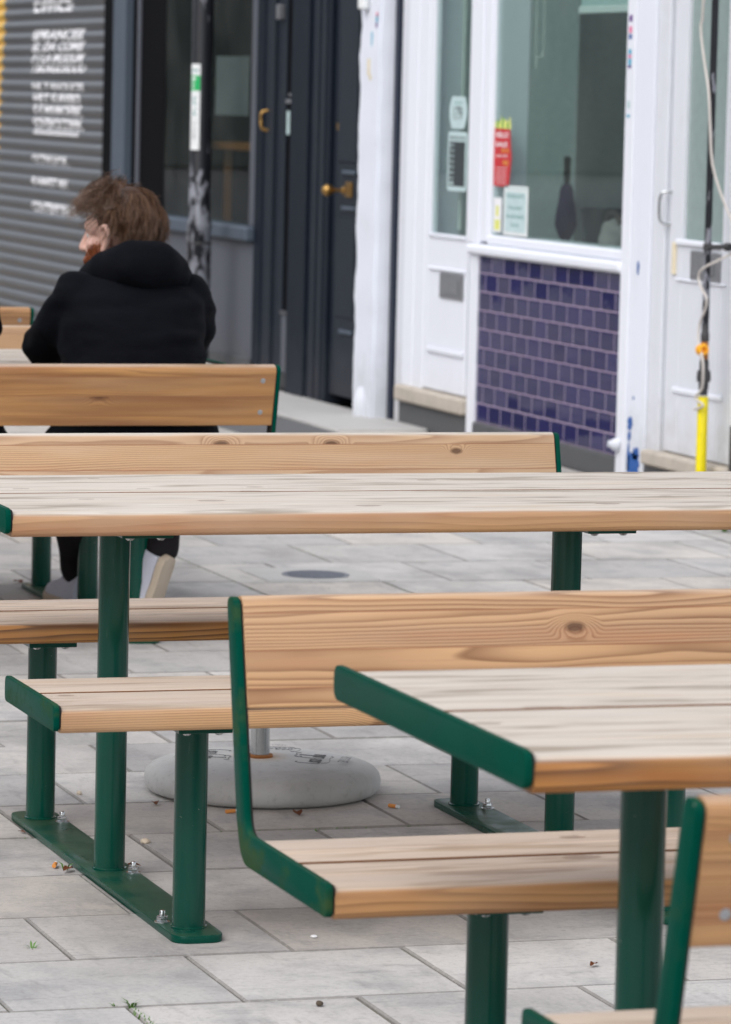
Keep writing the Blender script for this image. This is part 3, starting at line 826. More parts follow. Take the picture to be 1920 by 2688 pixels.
# ---- white shop: column, door, window over blue tiles
WS = thing('white_shop', 'white painted shop front with a large window above dark blue glazed tiles', 'shop', (6.15, 17.5, 0))
# rough-rendered column
def column():
    bm = bmesh.new(); r = random.Random(2)
    add_box(bm, 6.055, 6.3, 18.80, 19.10, 0.0, 2.9)
    es = [e for e in bm.edges if abs(e.verts[0].co.z-e.verts[1].co.z) > 1]
    bmesh.ops.subdivide_edges(bm, edges=es, cuts=60)
    bmesh.ops.bevel(bm, geom=[e for e in bm.edges if abs(e.verts[0].co.z-e.verts[1].co.z) > .01], offset=.014, segments=2, affect='EDGES')
    for v in bm.verts:
        v.co.y += math.sin(v.co.z*23)*.006 + math.sin(v.co.z*61+v.co.x*9)*.005 if v.co.y > 19 else math.sin(v.co.z*31)*.002
        v.co.x += math.sin(v.co.z*17+v.co.y*5)*.003
    return bm
co = obj('column', column(), M['oldwhite'], WS, angle=60)
obj('drain_boot', add_lathe(bmesh.new(), [(.04, 0), (.044, .03), (.042, .08), (.034, .11), (.022, .14), (.012, .145), (0, .146)], (6.058, 18.95, .005), 20), M['oldwhite'], co)
obj('alarm_box', box(6.02, 6.054, 18.96, 19.04, 1.93, 2.10, bev=.008), M['paper'], co)
bm = bmesh.new()
def sticker(name, mat, v0, v1, z0, z1, x=6.0545, parent=co):
    return obj(name, box(x-.0016, x, v0, v1, z0, z1), M[mat], parent, angle=0)
sticker('sticker', 'cyan', 18.83, 18.855, 1.87, 1.90); sticker('sticker', 'pink', 18.83, 18.853, 1.895, 1.915); sticker('sticker', 'purple', 18.835, 18.857, 1.845, 1.868)
sticker('sticker', 'cyan', 18.90, 18.92, 1.75, 1.825); sticker('tape_scrap', 'beige', 18.93, 18.97, 1.62, 1.70); sticker('tape_scrap', 'beige', 18.91, 18.94, 1.60, 1.625)
bx(WS, 'downpipe_strip', 'deepnavy', 6.13, 18.745, 18.797, 0, 2.9)
bx(WS, 'door_reveal', 'greywhite', 6.150, 18.635, 18.743, 0, 2.9)  # flush strip; its greyer white carries the reveal's shading in the colour
bx(WS, 'door_frame', 'white', 6.146, 18.49, 18.633, .112, 2.9); bx(WS, 'door_frame', 'white', 6.150, 18.345, 18.488, .112, 2.9)
# door with its glass
dr = obj('door', add_box(add_box(add_box(bmesh.new(), 6.152, 6.19, 18.285, 18.343, .196, 2.9, .003), 6.152, 6.19, 17.742, 17.765, .196, 2.9, .003), 6.152, 6.19, 17.7651, 18.2849, .196, .905, .003), M['white'], WS)
bx(dr, 'glass_panel', 'glass', 6.166, 17.766, 18.284, .906, 2.9, 6.171, 0)
bx(dr, 'moulding', 'white', 6.142, 17.765, 18.27, .742, .758, 6.1515, .004); bx(dr, 'moulding', 'white', 6.140, 17.765, 18.27, .365, .395, 6.1515, .008)
bx(dr, 'glazing_bead', 'white', 6.143, 17.766, 18.284, .892, .912, 6.1515, .006)
bx(dr, 'letter_plate', 'satin', 6.143, 17.785, 18.105, .620, .738, 6.1515, .004)
bx(dr, 'letter_flap', 'satin', 6.138, 17.83, 18.06, .645, .712, 6.1425, .004)
bx(WS, 'door_step', 'stone', 6.105, 17.665, 18.62, .116, .190, 6.3, .010)
bx(WS, 'step_riser', 'plinth', 6.135, 17.665, 18.628, 0, .114, 6.3)
# window
wn = bx(WS, 'window', 'white', 6.140, 17.575, 17.740, .886, 2.9)
bx(wn, 'frame', 'white', 6.146, 17.48, 17.573, .90, 2.9); bx(wn, 'frame', 'white', 6.152, 17.458, 17.479, .925, 2.9)
bx(wn, 'frame', 'white', 6.150, 15.792, 15.835, .925, 2.9)
bx(wn, 'frame', 'white', 6.146, 15.792, 17.479, .8865, .930, 6.3, .008)
bx(wn, 'pane', 'glass', 6.166, 15.836, 17.457, .931, 2.9, 6.172, 0)
bx(wn, 'sill', 'white', 6.112, 15.778, 17.665, .838, .885, 6.3, .012)
bx(WS, 'door_jamb_foot', 'white', 6.134, 17.565, 17.663, .02, .8365)
tl = obj('tile_panel', box(6.146, 6.28, 15.792, 17.563, .100, .836), M['tile'], WS, angle=0)
bx(WS, 'plinth', 'plinth', 6.128, 15.70, 17.563, 0, .0985, 6.28, .006)
pl = bx(WS, 'pilaster', 'white', 6.125, 15.695, 15.790, 0, 2.9); bx(WS, 'pilaster', 'oldwhite', 6.130, 15.490, 15.693, 0, 2.9)
for m_, a in (('purple', (1.845, 1.87)), ('pink', (1.80, 1.825)), ('blue', (1.775, 1.795)), ('cyan', (1.715, 1.735)), ('pink', (1.70, 1.713)), ('cyan', (1.672, 1.698)), ('purple', (1.66, 1.671)), ('pale', (1.50, 1.53)), ('cyan', (1.465, 1.475))):
    sticker('sticker', m_, 15.735, 15.765, a[0], a[1], 6.1245, pl)
def blob_flat(pts, x, t=.0016):
    bm = bmesh.new(); add_prism(bm, [Vector(p) for p in pts], lambda a, b, q: (q, a, b), x-t, x); return bm
def smear(cy, cz, w, h, seed, n=22):
    r = random.Random(seed)
    return [(cy+w*math.cos(2*PI*k/n)*(.6+.5*r.random()), cz+h*math.sin(2*PI*k/n)*(.6+.5*r.random())) for k in range(n)]
pl2 = [o for o in WS.children if o.name.startswith('pilaster')][-1]
for cy, cz, w, h, sd in ((15.645, .245, .03, .035, 1), (15.648, .195, .02, .02, 2), (15.60, .085, .075, .06, 3), (15.575, .13, .04, .03, 4), (15.655, .10, .015, .08, 7), (15.605, .872, .012, .03, 5), (15.615, .35, .008, .008, 6)):
    obj('paint_smear', blob_flat(smear(cy, cz, w, h, sd), 6.1295), M['blue'], pl2, angle=0)
obj('pipe_stub', add_lathe(bmesh.new(), [(.026, 0), (.028, .012), (.022, .026), (.014, .034), (.014, .045), (0, .046)], (6.127, 15.755, .15), 16, (-1, .25, .1)), M['oldwhite'], pl)
bx(WS, 'fascia', 'white', 6.05, 15.36, 19.115, 2.905, 3.245)
upper(WS, 15.36, 19.115, 'brick2')
# room behind the glass
obj('interior_partition', box(6.33, 6.90, 18.40, 18.46, .05, 3.0), M['wallint'], WS, angle=0)
obj('interior_back_wall', box(6.9, 9.4, 18.86, 18.92, .05, 3.0), M['wallint2'], WS, angle=0)
obj('interior_partition_end', box(6.86, 6.90, 18.462, 18.858, .05, 3.0), M['wallint2'], WS, angle=0)
obj('interior_side_wall', box(9.4, 9.5, 13.0, 18.92, .05, 3.0), M['wallint'], WS, angle=0)
obj('interior_end_wall', box(6.35, 9.4, 13.0, 13.1, .05, 3.0), M['wallint'], WS, angle=0)
obj('interior_ceiling', box(6.33, 6.8, 13.0, 18.92, 3.001, 3.1), M['ceil'], WS, angle=0)  # ceiling stops short; the opening behind is added to let daylight into the room
obj('interior_floor', box(6.33, 9.4, 13.0, 18.92, .0, .049), M['floorint'], WS, angle=0)
obj('window_board', box(6.321, 6.62, 15.8, 17.46, .862, .886, bev=.004), M['wallint2'], WS)

# ---- white house front at the right edge
WH = thing('white_house', 'white house front with a part glazed white door beside the gas pipe', 'house', (6.15, 14.0, 0))
bx(WH, 'door_frame', 'greywhite', 6.137, 15.358, 15.486, .0, 2.9)
d3 = obj('front_door', add_box(add_box(add_box(bmesh.new(), 6.152, 6.19, 15.205, 15.345, .165, 2.9, .003), 6.152, 6.19, 14.60, 14.80, .165, 2.9, .003), 6.152, 6.19, 14.8001, 15.2049, .165, .995, .003), M['greywhite'], WH)
bx(d3, 'glass_panel', 'doorglass', 6.168, 14.801, 15.204, .996, 2.9, 6.173, 0)
bx(d3, 'glazing_bead', 'white', 6.140, 14.80, 15.25, .975, 1.000, 6.1515, .006)
bx(d3, 'letter_plate', 'satin', 6.142, 14.80, 15.095, .848, .962, 6.1515, .004)
bx(d3, 'letter_flap', 'satin', 6.137, 14.85, 15.05, .872, .938, 6.1415, .004)
bx(d3, 'moulding', 'white', 6.142, 14.75, 15.25, .838, .846, 6.1515, .003); bx(d3, 'moulding', 'white', 6.142, 14.75, 15.25, .40, .425, 6.1515, .006)
bx(d3, 'hinge', 'beige', 6.143, 15.255, 15.29, .86, .985, 6.1515, .002)
obj('door_handle', add_tube(bmesh.new(), [(6.152, 15.325, 1.18), (6.12, 15.335, 1.178), (6.11, 15.345, 1.155), (6.108, 15.345, 1.10), (6.115, 15.34, 1.06), (6.152, 15.33, 1.052)], .0055, 8), M['steel'], d3)
bx(WH, 'door_step', 'stone', 6.10, 14.60, 15.455, .10, .160, 6.3, .010)
bx(WH, 'step_riser', 'plinth', 6.128, 14.60, 15.485, 0, .098, 6.3)
bx(WH, 'wall', 'oldwhite', 6.135, 9.0, 14.598, .325, 2.9); bx(WH, 'plinth', 'iron', 6.120, 9.0, 14.597, 0, .323, 6.3)
bx(WH, 'fascia', 'oldwhite', 6.05, 9.0, 15.358, 2.905, 3.245)
upper(WH, 9.0, 15.358)

# ---- things in and on the windows
un = thing('closed_umbrella', 'closed purple umbrella standing upright inside the white shop window', 'umbrella', (6.40, 17.17, .887))
uc = (6.40, 17.17)
bm = bmesh.new(); n = 16
prof = [(.004, .0), (.018, .03), (.032, .06), (.043, .10), (.040, .15), (.031, .21), (.027, .25), (.018, .275)]
rings = []
for r_, h in prof: rings.append([bm.verts.new((uc[0]+r_*(1+.16*(k % 2)*min(1, h*9))*math.cos(2*PI*k/n+h*2), uc[1]+r_*(1+.16*(k % 2)*min(1, h*9))*math.sin(2*PI*k/n+h*2), .888+h)) for k in range(n)])
for A, B in zip(rings, rings[1:]):
    for k in range(n): bm.faces.new((A[k], A[(k+1) % n], B[(k+1) % n], B[k]))
bm.faces.new(rings[0][::-1]); bm.faces.new(rings[-1])
obj('canopy', bm, M['brolly'], un)
obj('handle', add_lathe(bmesh.new(), [(.010, .27), (.013, .28), (.0145, .30), (.0145, .37), (.016, .376), (.016, .392), (.008, .397), (0, .398)], (uc[0], uc[1], .888), 16), M['bag'], un)
pt = thing('waste_bin', 'black bin beside draped cloth in the white shop window', 'bin', (6.41, 16.755, .887))
obj('bin_body', add_lathe(bmesh.new(), [(.075, 0), (.095, .17), (.10, .17), (.10, .185), (.09, .185), (.088, .16), (.07, .01), (0, .01)], (6.41, 16.755, .888), 24), M['bag'], pt)
dc = bmesh.new()
for k in range(20):
    pass
cl = thing('grey_bag', 'crumpled pale grey cloth bag beside the black bin in the window', 'bag', (6.37, 16.52, .887))
bb = bmesh.new(); bmesh.ops.create_icosphere(bb, subdivisions=4, radius=.075)
rr = random.Random(8)
for v in bb.verts:
    c = v.co.copy(); v.co.z *= 1.05; v.co *= 1 + .10*math.sin(c.x*70+2)*math.sin(c.y*55)+.07*math.sin(c.z*80+c.x*40)
    v.co += Vector((6.33, 16.375, .965)); v.co.z = max(v.co.z, .888)
obj('bag_body', bb, M['bagcloth'], cl)
bw = bmesh.new(); add_tube(bw, [(6.31, 16.45, 1.0), (6.31, 16.42, 1.055), (6.32, 16.36, 1.06), (6.33, 16.32, 1.02)], .012, 8)
obj('strap', bw, plain_mat('dark_brown_strap', (.05, .03, .025), .6), cl)
rb = thing('roller_blind', 'white roller blind lowered a little at the top right of the shop window', 'blind', (6.30, 16.5, 2))
obj('fabric', box(6.298, 6.300, 15.85, 16.78, 1.925, 2.85), M['pale'], rb, angle=0); obj('bottom_rail', box(6.293, 6.305, 15.85, 16.80, 1.892, 1.924, bev=.004), M['paper'], rb)
bc = bmesh.new(); add_tube(bc, [(6.30, 17.33, 2.8), (6.30, 17.33, 1.75), (6.30, 17.31, 1.715), (6.30, 17.28, 1.71), (6.30, 17.25, 1.73), (6.30, 17.235, 1.80), (6.30, 17.235, 2.8)], .003, 6)
tag(obj('blind_cord', bc, M['cord']), 'looped white blind cord hanging inside the shop window', 'cord')
# house number sign and opening hours on the door glass
hs = thing('number_sign', 'pale oval sign with the number 179 on the white door glass', 'sign', (6.160, 17.88, 1.46))
oct_ = round_poly([(17.83-.085, 1.388, .01), (17.83+.085, 1.388, .01), (17.83+.118, 1.435, .05), (17.83+.118, 1.485, .05), (17.83+.085, 1.532, .01), (17.83-.085, 1.532, .01), (17.83-.118, 1.485, .05), (17.83-.118, 1.435, .05)])
SX = 6.1655
def shift(v): return v*6.162/6.13
pts = [(q.x+ (shift(17.865)-17.83), q.y) for q in oct_]
obj('board', blob_flat(pts, SX, .002), M['pale'], hs, angle=0)
c0 = shift(17.865)
wt = bmesh.new(); wall_text('179', SX-.0024, c0+.058, 1.425, .116, .062, .01, wt)
obj('number', wt, M['textd'], hs, angle=0)
obj('small_print', wall_text('Nobel', SX-.0024, c0+.05, 1.497, .10, .014, .0), M['textg'], hs, angle=0)
oh = thing('opening_hours_sign', 'dark opening hours board with pale border under the number sign', 'sign', (6.160, 17.88, 1.24))
c1 = shift(17.862)
rp = round_poly([(c1-.13, 1.108, .02), (c1+.13, 1.108, .02), (c1+.13, 1.374, .02), (c1-.13, 1.374, .02)])
obj('board', blob_flat([(q.x, q.y) for q in rp], SX, .002), M['pale'], oh, angle=0)
obj('dark_field', box(SX-.0036, SX-.0024, c1-.108, c1+.108, 1.130, 1.330), M['textd'], oh, angle=0)
obj('title', wall_text('OPENING HOURS', SX-.0026, c1+.115, 1.338, .23, .017, .0), M['textd'], oh, angle=0)
bm = bmesh.new()
for k in range(8): wall_text(('Mon', 'Tue', 'Wed', 'Thu', 'Fri', 'Sat', 'Sun', '---')[k], SX-.0042, c1+.10, 1.308-.0245*k, .06, .013, .02, bm)
obj('day_list', bm, M['pale'], oh, angle=0)
tag(obj('inner_blind_rail', box(6.21, 6.22, 18.03, 18.06, .93, 2.6, bev=.002), M['cord']), 'thin grey upright rail behind the white door glass', 'rail')
# posters along the bottom left of the shop window
PX = 6.1655
fl = thing('red_flyer', 'narrow red flyer with white lettering and green leafy top on the shop window', 'flyer', (PX, 17.38, 1.25))
fp = [(17.465, 1.398), (17.262, 1.395), (17.25, 1.33), (17.235, 1.27), (17.25, 1.20), (17.262, 1.146), (17.455, 1.146)]
obj('sheet', blob_flat(fp, PX, .0015), M['red'], fl, angle=0)
bm = bmesh.new(); wall_text('HELLO', PX-.0018, 17.44, 1.358, .16, .024, .02, bm); wall_text('SALE', PX-.0018, 17.44, 1.318, .15, .022, .02, bm); wall_text('now on', PX-.0018, 17.43, 1.272, .14, .012, .0, bm)
for k in range(5): wall_text('mmmmmm', PX-.0018, 17.43, 1.222-.016*k, .14, .006, .0, bm)
obj('lettering', bm, M['textw'], fl, angle=0)
obj('orange_lettering', add_bm(wall_text('m m', PX-.0018, 17.36, 1.292, .09, .018, .02), wall_text('mm', PX-.0018, 17.34, 1.238, .07, .02, .02)), M['gold'], fl, angle=0)
r = random.Random(4); lg = bmesh.new(); ly = bmesh.new()
for k in range(9):
    y = 17.44-.022*k; h = .025+.03*r.random()
    add_bm(lg if k % 3 == 1 else ly, blob_flat([(y+.012, 1.397), (y-.012, 1.397), (y-.018+.02*r.random(), 1.40+h*.7), (y, 1.40+h), (y+.016, 1.40+h*.5)], PX, .0014+.0001*k))
obj('leaf_shape', lg, M['leafg'], fl, angle=0); obj('flower_shape', ly, M['yel2'], fl, angle=0)
pn = thing('notice_card', 'pale notice card reading please note at the shop window corner', 'notice', (PX, 17.16, 1.04))
obj('card', box(PX-.0015, PX, 17.01, 17.315, .938, 1.152), M['paper'], pn, angle=0)
obj('panel', add_box(add_box(bmesh.new(), PX-.0026, PX-.0017, 17.03, 17.295, .952, 1.128), PX-.0026, PX-.0017, 17.02, 17.305, 1.138, 1.145), M['pale'], pn, angle=0)
bm = bmesh.new()
for s, z, w, h in (('PLEASE NOTE', 1.100, .215, .016), ('THIS IS NOT', 1.050, .17, .015), ('AN ENTRANCE', 1.012, .225, .015), ('DOOR', .975, .10, .015)):
    wall_text(s, PX-.0030, 17.162+w/2, z, w, h, .0, bm)
obj('lettering', bm, M['textg'], pn, angle=0)
ws_ = thing('small_sticker', 'small white and yellow sticker in the bottom corner of the shop window', 'sticker', (PX, 17.41, 1.02))
obj('backing', box(PX-.0015, PX, 17.345, 17.445, .945, 1.095), M['textw'], ws_, angle=0)
obj('print', add_box(add_box(bmesh.new(), PX-.0024, PX-.0017, 17.36, 17.43, .955, 1.0), PX-.0024, PX-.0017, 17.38, 17.415, 1.015, 1.06), M['yel2'], ws_, angle=0)

# ---- lamp post in front of the dark shop
LP = thing('lamp_post', 'black lamp post with flaking paint and a green and white sticker', 'lamp post', (5.93, 21.44, 0))
bm = bmesh.new(); add_lathe(bm, [(.064, 0), (.064, .80), (.068, .81), (.068, .835), (.0565, .86), (.0555, 4.2), (.045, 4.25), (.04, 6.2), (0, 6.22)], (5.93, 21.44, 0), 32)
obj('pole', bm, M['pole'], LP)
obj('band', add_lathe(bmesh.new(), [(.0648, .725), (.0665, .727), (.0665, .737), (.0648, .739)], (5.93, 21.44, 0), 32), M['iron'], LP)
obj('bracket_arm', add_tube(bmesh.new(), [(5.93, 21.44, 6.15), (5.8, 21.44, 6.4), (5.3, 21.44, 6.5)], .025, 10), M['pole'], LP)
obj('lantern', box(4.85, 5.33, 21.35, 21.53, 6.44, 6.54, bev=.03, seg=3), M['satin'], LP)
def curved_patch(z0, z1, a0, a1, rad, n=10):
    bm = bmesh.new(); prev = None
    for k in range(n+1):
        a = math.radians(a0+(a1-a0)*k/n); c = [bm.verts.new((5.93+rad*math.cos(a), 21.44+rad*math.sin(a), z)) for z in (z0, z1)]
        if prev: bm.faces.new((prev[0], c[0], c[1], prev[1]))
        prev = c
    return bm
st = obj('sticker', curved_patch(1.222, 1.672, 182, 246, .0572), M['paper'], LP)
obj('green_field', curved_patch(1.532, 1.612, 183, 245, .0577), M['gsticker'], st)
tb = curved_patch(1.590, 1.602, 188, 220, .0581)
for k in range(4): add_bm(tb, curved_patch(1.578-.011*k, 1.582-.011*k, 188, 212+4*(k % 2), .0581))
for z in (1.628, 1.642): add_bm(tb, curved_patch(z, z+.004, 188, 238, .0581))
obj('sticker_lettering', tb, M['textw'], st)
tb = curved_patch(1.635, 1.642, 188, 236, .0581)
for z, a, b in ((1.49, 204, 222), (1.475, 202, 218), (1.46, 204, 224), (1.43, 214, 226), (1.415, 202, 214), (1.405, 206, 226)): add_bm(tb, curved_patch(z, z+.008, a, b, .0581))
obj('sticker_print', tb, M['textg'], st)
tb = bmesh.new()
for z in (1.36, 1.335, 1.318, 1.30, 1.29, 1.28): add_bm(tb, curved_patch(z, z+.003, 190, 228, .0581))
obj('fine_print', tb, M['satin'], st)

# ---- gas pipe at the right
GP = thing('gas_pipe', 'black wall pipe with orange valve and yellow sleeve at right edge', 'pipe', (6.05, 14.70, 0))
gx, gy = 6.05, 14.695
bm = bmesh.new()
add_lathe(bm, [(.0135, .70), (.0135, 3.0)], (gx, gy, 0), 16)
obj('pipe', bm, M['pole'], GP)
obj('union_fitting', add_lathe(bmesh.new(), [(.0165, .43), (.0165, .452), (.019, .455), (.019, .478), (.026, .482), (.027, .50), (.025, .522), (.018, .526), (.0175, .56), (.014, .565), (.014, .63), (.016, .635), (.016, .662), (.0135, .668), (.0135, .70)], (gx, gy, 0), 16), M['iron'], GP)
obj('rusty_collar', add_lathe(bmesh.new(), [(.0145, .566), (.0152, .568), (.0152, .628), (.0145, .632)], (gx, gy, 0), 16), M['rust'], GP)
obj('valve_cap', add_lathe(bmesh.new(), [(.014, -.012), (.022, -.01), (.023, .016), (.0195, .022), (.011, .023), (.010, .01), (0, .009)], (gx-.02, gy-.02, .603), 20, (.05, -1, .1)), M['orange'], GP)
obj('yellow_sleeve', add_lathe(bmesh.new(), [(.0205, 0), (.0205, .42), (.019, .425), (.012, .426)], (gx, gy, 0), 20), M['yellow'], GP)
obj('pipe_clip', add_tube(add_lathe(bmesh.new(), [(.0145, .975), (.018, .978), (.018, 1.0), (.0145, 1.003)], (gx, gy, 0), 16), [(gx, gy-.012, .99), (gx+.01, gy-.06, .992), (gx+.03, gy-.10, .995), (6.134, gy-.15, 1.0)], .009, 8), M['iron'], GP)
obj('clip_end', add_lathe(bmesh.new(), [(.010, 0), (.016, .004), (.016, .03), (.012, .034)], (gx+.02, gy-.13, .995), 14, (0, -1, 0)), M['bag'], GP)
cb = bmesh.new()
add_tube(cb, [(6.03, 14.763, 2.6), (6.03, 14.763, 1.912), (6.028, 14.777, 1.812), (6.025, 14.73, 1.698), (6.022, 14.665, 1.571), (6.022, 14.64, 1.443), (6.03, 14.625, 1.302), (6.06, 14.59, 1.176), (6.10, 14.545, 1.06), (6.12, 14.53, 1.0), (6.06, 14.58, .95), (6.03, 14.69, .908), (6.028, 14.723, .87), (6.025, 14.675, .829), (6.025, 14.63, .80), (6.03, 14.65, .76), (6.04, 14.725, .70), (6.03, 14.715, .65), (6.02, 14.68, .62), (6.02, 14.65, .587), (6.022, 14.635, .54), (6.03, 14.66, .46), (6.02, 14.70, .42), (6.03, 14.64, .395), (6.02, 14.71, .375)], .005, 6)
tag(obj('loose_cable', cb, M['cable']), 'pale grey cable winding down around the gas pipe', 'cable')
# ---------------------------------------------------------------- parasol base
PB = thing('parasol_base', 'round grey concrete parasol base with a steel tube, behind the middle table', 'parasol base', (2.588, 8.75, 0))
pc = (2.588, 8.75)
bd = obj('base_disc', add_lathe(bmesh.new(), [(.20, .002), (.240, .003), (.253, .009), (.259, .020), (.260, .034), (.256, .047), (.246, .057), (.230, .0635), (.21, .0668), (.16, .0712), (.10, .0765), (.05, .0792), (0, .08)], (0, 0, 0), 72), M['concrete'], PB, 60, local=True)
obj('tube', add_lathe(bmesh.new(), [(.0215, .086), (.0215, .36), (.0195, .361), (.0195, .30), (0, .30)], (pc[0]-.01, pc[1]-.01, 0), 28), M['steel'], PB)
obj('collar', add_lathe(bmesh.new(), [(.0275, .0785), (.0285, .080), (.0285, .0845), (.0275, .0858)], (pc[0]-.01, pc[1]-.01, 0), 28), M['rust'], PB)
obj('clamp_knob', add_lathe(bmesh.new(), [(.004, 0), (.004, .012), (.009, .014), (.009, .022), (0, .023)], (pc[0]-.01, pc[1]-.0315, .20), 12, (.2, -1, 0)), M['bag'], PB)
# engraved script lettering, drawn as pen strokes
def script_strokes():
    S = []
    def C(ox, h=1.0):   # capital with a long swash
        S.append([(ox+.42, .92*h), (ox+.30, 1.0*h), (ox+.12, .85*h), (ox+.02, .50*h), (ox+.06, .14*h), (ox+.22, .02*h), (ox+.40, .14*h)])
    def o_(ox): S.append([(ox+.12, .5), (ox+.02, .30), (ox+.06, .05), (ox+.18, .05), (ox+.24, .28), (ox+.14, .48), (ox+.24, .42), (ox+.32, .38)])
    def c_(ox): S.append([(ox+.22, .42), (ox+.12, .5), (ox+.02, .28), (ox+.08, .03), (ox+.26, .12)])
    def a_(ox): S.append([(ox+.22, .46), (ox+.10, .5), (ox+.02, .25), (ox+.08, .03), (ox+.2, .16), (ox+.25, .5), (ox+.24, .1), (ox+.36, .1)])
    def l_(ox): S.append([(ox, .1), (ox+.14, .6), (ox+.18, 1.0), (ox+.09, 1.0), (ox+.06, .3), (ox+.12, .03), (ox+.22, .12)])
    C(0); o_(.42); c_(.74); a_(1.0); S.append([(1.38, .32), (1.55, .36)])
    C(1.55); o_(1.95); l_(2.27); a_(2.5)
    S.append([(.30, .0), (.5, -.25), (1.1, -.28), (1.9, -.2), (2.3, -.3), (2.6, -.18)])
    S.append([(1.75, 1.0), (2.0, 1.22), (2.5, 1.15), (2.9, 1.25), (3.0, 1.05)])
    return S
def logo(ang, r0, w, flip, mat):
    bm = bmesh.new(); sc = w/3.0
    c, s = math.cos(ang), math.sin(ang)
    # text runs tangentially, top of letters towards the rim or the tube
    def P(x, y):
        rx = r0 + (y*sc*1.25)*flip; tx = (x*sc - w/2)*-flip
        return Vector((c*rx - s*tx, s*rx + c*tx, .0792 - .030*(max(0, rx-.08))**1.0*.9 - (max(0, rx-.14)*.02)))
    for st in script_strokes():
        Q = [P(x, y) for x, y in st]
        add_tube(bm, Q, .0006, 4, 4)
    t = text_bm('ZERO SUGAR', w*.6, sc*.42, .01)
    for v in t.verts:
        q = P(v.co.x/sc + .9, v.co.y/sc - 1.0 if flip > 0 else v.co.y/sc - 1.0); v.co = q + Vector((0, 0, .0012))
    add_bm(bm, t)
    return obj('engraved_lettering', bm, M['engrave'], bd, 0, local=True)
logo(math.radians(-25), .135, .135, -1, 0); logo(math.radians(155), .135, .135, -1, 0); logo(math.radians(65), .135, .135, -1, 0)

# ---------------------------------------------------------------- small things on the paving
def leafbit(name, label, x, y, size, mat, seed, cat='leaf', group='dead leaves on the paving', z=.004):
    r = random.Random(seed); bm = bmesh.new(); a0 = r.random()*6.28; n = 9
    ca, sa = math.cos(a0), math.sin(a0)
    L, Wd = size, size*.45
    rows = []
    for i in range(n):
        t = i/(n-1); w = Wd*math.sin(PI*t)**.8*(.85+.3*r.random()); cz = .35*size*math.sin(PI*t)*(.5+.5*r.random())
        row = []
        for s in (-1, 0, 1):
            px, py = (t-.5)*L, s*w*.5; row.append(bm.verts.new((x+ca*px-sa*py, y+sa*px+ca*py, z+cz*.3+abs(s)*cz*.35)))
        rows.append(row)
    for A, B in zip(rows, rows[1:]):
        for k in (0, 1): bm.faces.new((A[k], A[k+1], B[k+1], B[k]))
    ex = bmesh.ops.solidify(bm, geom=bm.faces[:], thickness=.0006)
    return tag(obj(name, bm, mat), label, cat, group)
for x, y, sz, sd, lab in ((1.945, 7.905, .05, 1, 'dead leaf beside the left foot of the middle table'), (2.08, 7.92, .045, 2, 'dead leaf behind the middle post of the middle table'),
                          (2.575, 8.44, .06, 3, 'brown dead leaf in front of the concrete parasol base'), (2.31, 8.62, .05, 4, 'dark dead leaf at the left edge of the parasol base'),
                          (2.643, 6.846, .035, 5, 'small curled leaf under the nearest table'), (2.931, 12.617, .07, 6, 'brown leaf under the table of the seated person'),
                          (1.95, 8.33, .03, 7, 'red-brown leaf bit by the far end of the left green foot')):
    leafbit('dead_leaf', lab, x, y, sz*.75, M['deadleaf'], sd)
def butt(x, y, ang, lab):
    t = thing('cigarette_butt', lab, 'cigarette butt', (x, y, 0), 'cigarette butts on the paving')
    d = Vector((math.cos(ang), math.sin(ang), .02))
    a = Vector((x, y, .0055))
    obj('filter', add_tube(bmesh.new(), [a, a+d*.022], .0042, 10, 0), M['filter'], t)
    obj('paper', add_tube(bmesh.new(), [a+d*.0222, a+d*.030], .0039, 10, 0), M['paper'], t)
butt(2.43, 8.485, .2, 'orange cigarette butt at the front left of the parasol base')
butt(2.775, 9.25, -.3, 'orange cigarette butt behind the parasol base')
butt(2.80, 8.50, -1.1, 'cigarette butt at the right side of the parasol base')
butt(1.925, 7.94, 1.2, 'cigarette butt among leaves by the left green foot')
def pebble(x, y, s, seed, lab, mat='pebble'):
    bm = bmesh.new(); bmesh.ops.create_icosphere(bm, subdivisions=2, radius=s); r = random.Random(seed)
    k = [r.uniform(.7, 1.25) for _ in range(3)]
    for v in bm.verts:
        v.co = Vector((v.co.x*k[0], v.co.y*k[1], v.co.z*.6)) * (1+.15*math.sin(v.co.x*300+seed)); v.co += Vector((x, y, s*.45))
    tag(obj('pebble', bm, M[mat]), lab, 'pebble', 'pebbles in the paving joints')
pebble(2.182, 8.78, .008, 1, 'pale pebble in the joint left of the parasol base'); pebble(2.173, 8.176, .010, 2, 'pale pebble in the joint behind the middle table front post')
pebble(2.074, 6.642, .008, 3, 'dark pebble on the paving at the bottom of the picture', 'bark'); pebble(2.86, 8.9, .006, 4, 'small dark pebble right of the parasol base', 'iron')
pebble(2.23, 7.19, .006, 5, 'white speck under the seat of the nearest table', 'textw')
def weed(x, y, h, n, seed, lab):
    r = random.Random(seed); bm = bmesh.new()
    for k in range(n):
        a = r.random()*6.28; d = Vector((math.cos(a), math.sin(a), 0)); l = h*(.4+.6*r.random())
        base = Vector((x, y, -.004)) + d*.006*r.random()
        pts = [base, base+Vector((0, 0, l*.55))+d*l*.25, base+Vector((0, 0, l*.75))+d*l*(.6+.4*r.random())]
        side = d.cross(Vector((0, 0, 1)))
        w = l*.07+.0006
        L_ = [bm.verts.new(p+side*w*q) for p, q in zip(pts, (.4, 1, 0.05))]; R2 = [bm.verts.new(p-side*w*q) for p, q in zip(pts, (.4, 1, .05))]
        for i in (0, 1): bm.faces.new((L_[i], R2[i], R2[i+1], L_[i+1]))
    tag(obj('weed', bm, M['leaf2'], None, 60), lab, 'weed', 'weeds in the paving joints')
weed(1.706, 7.195, .022, 9, 1, 'green weed in the joint left of the front green foot')
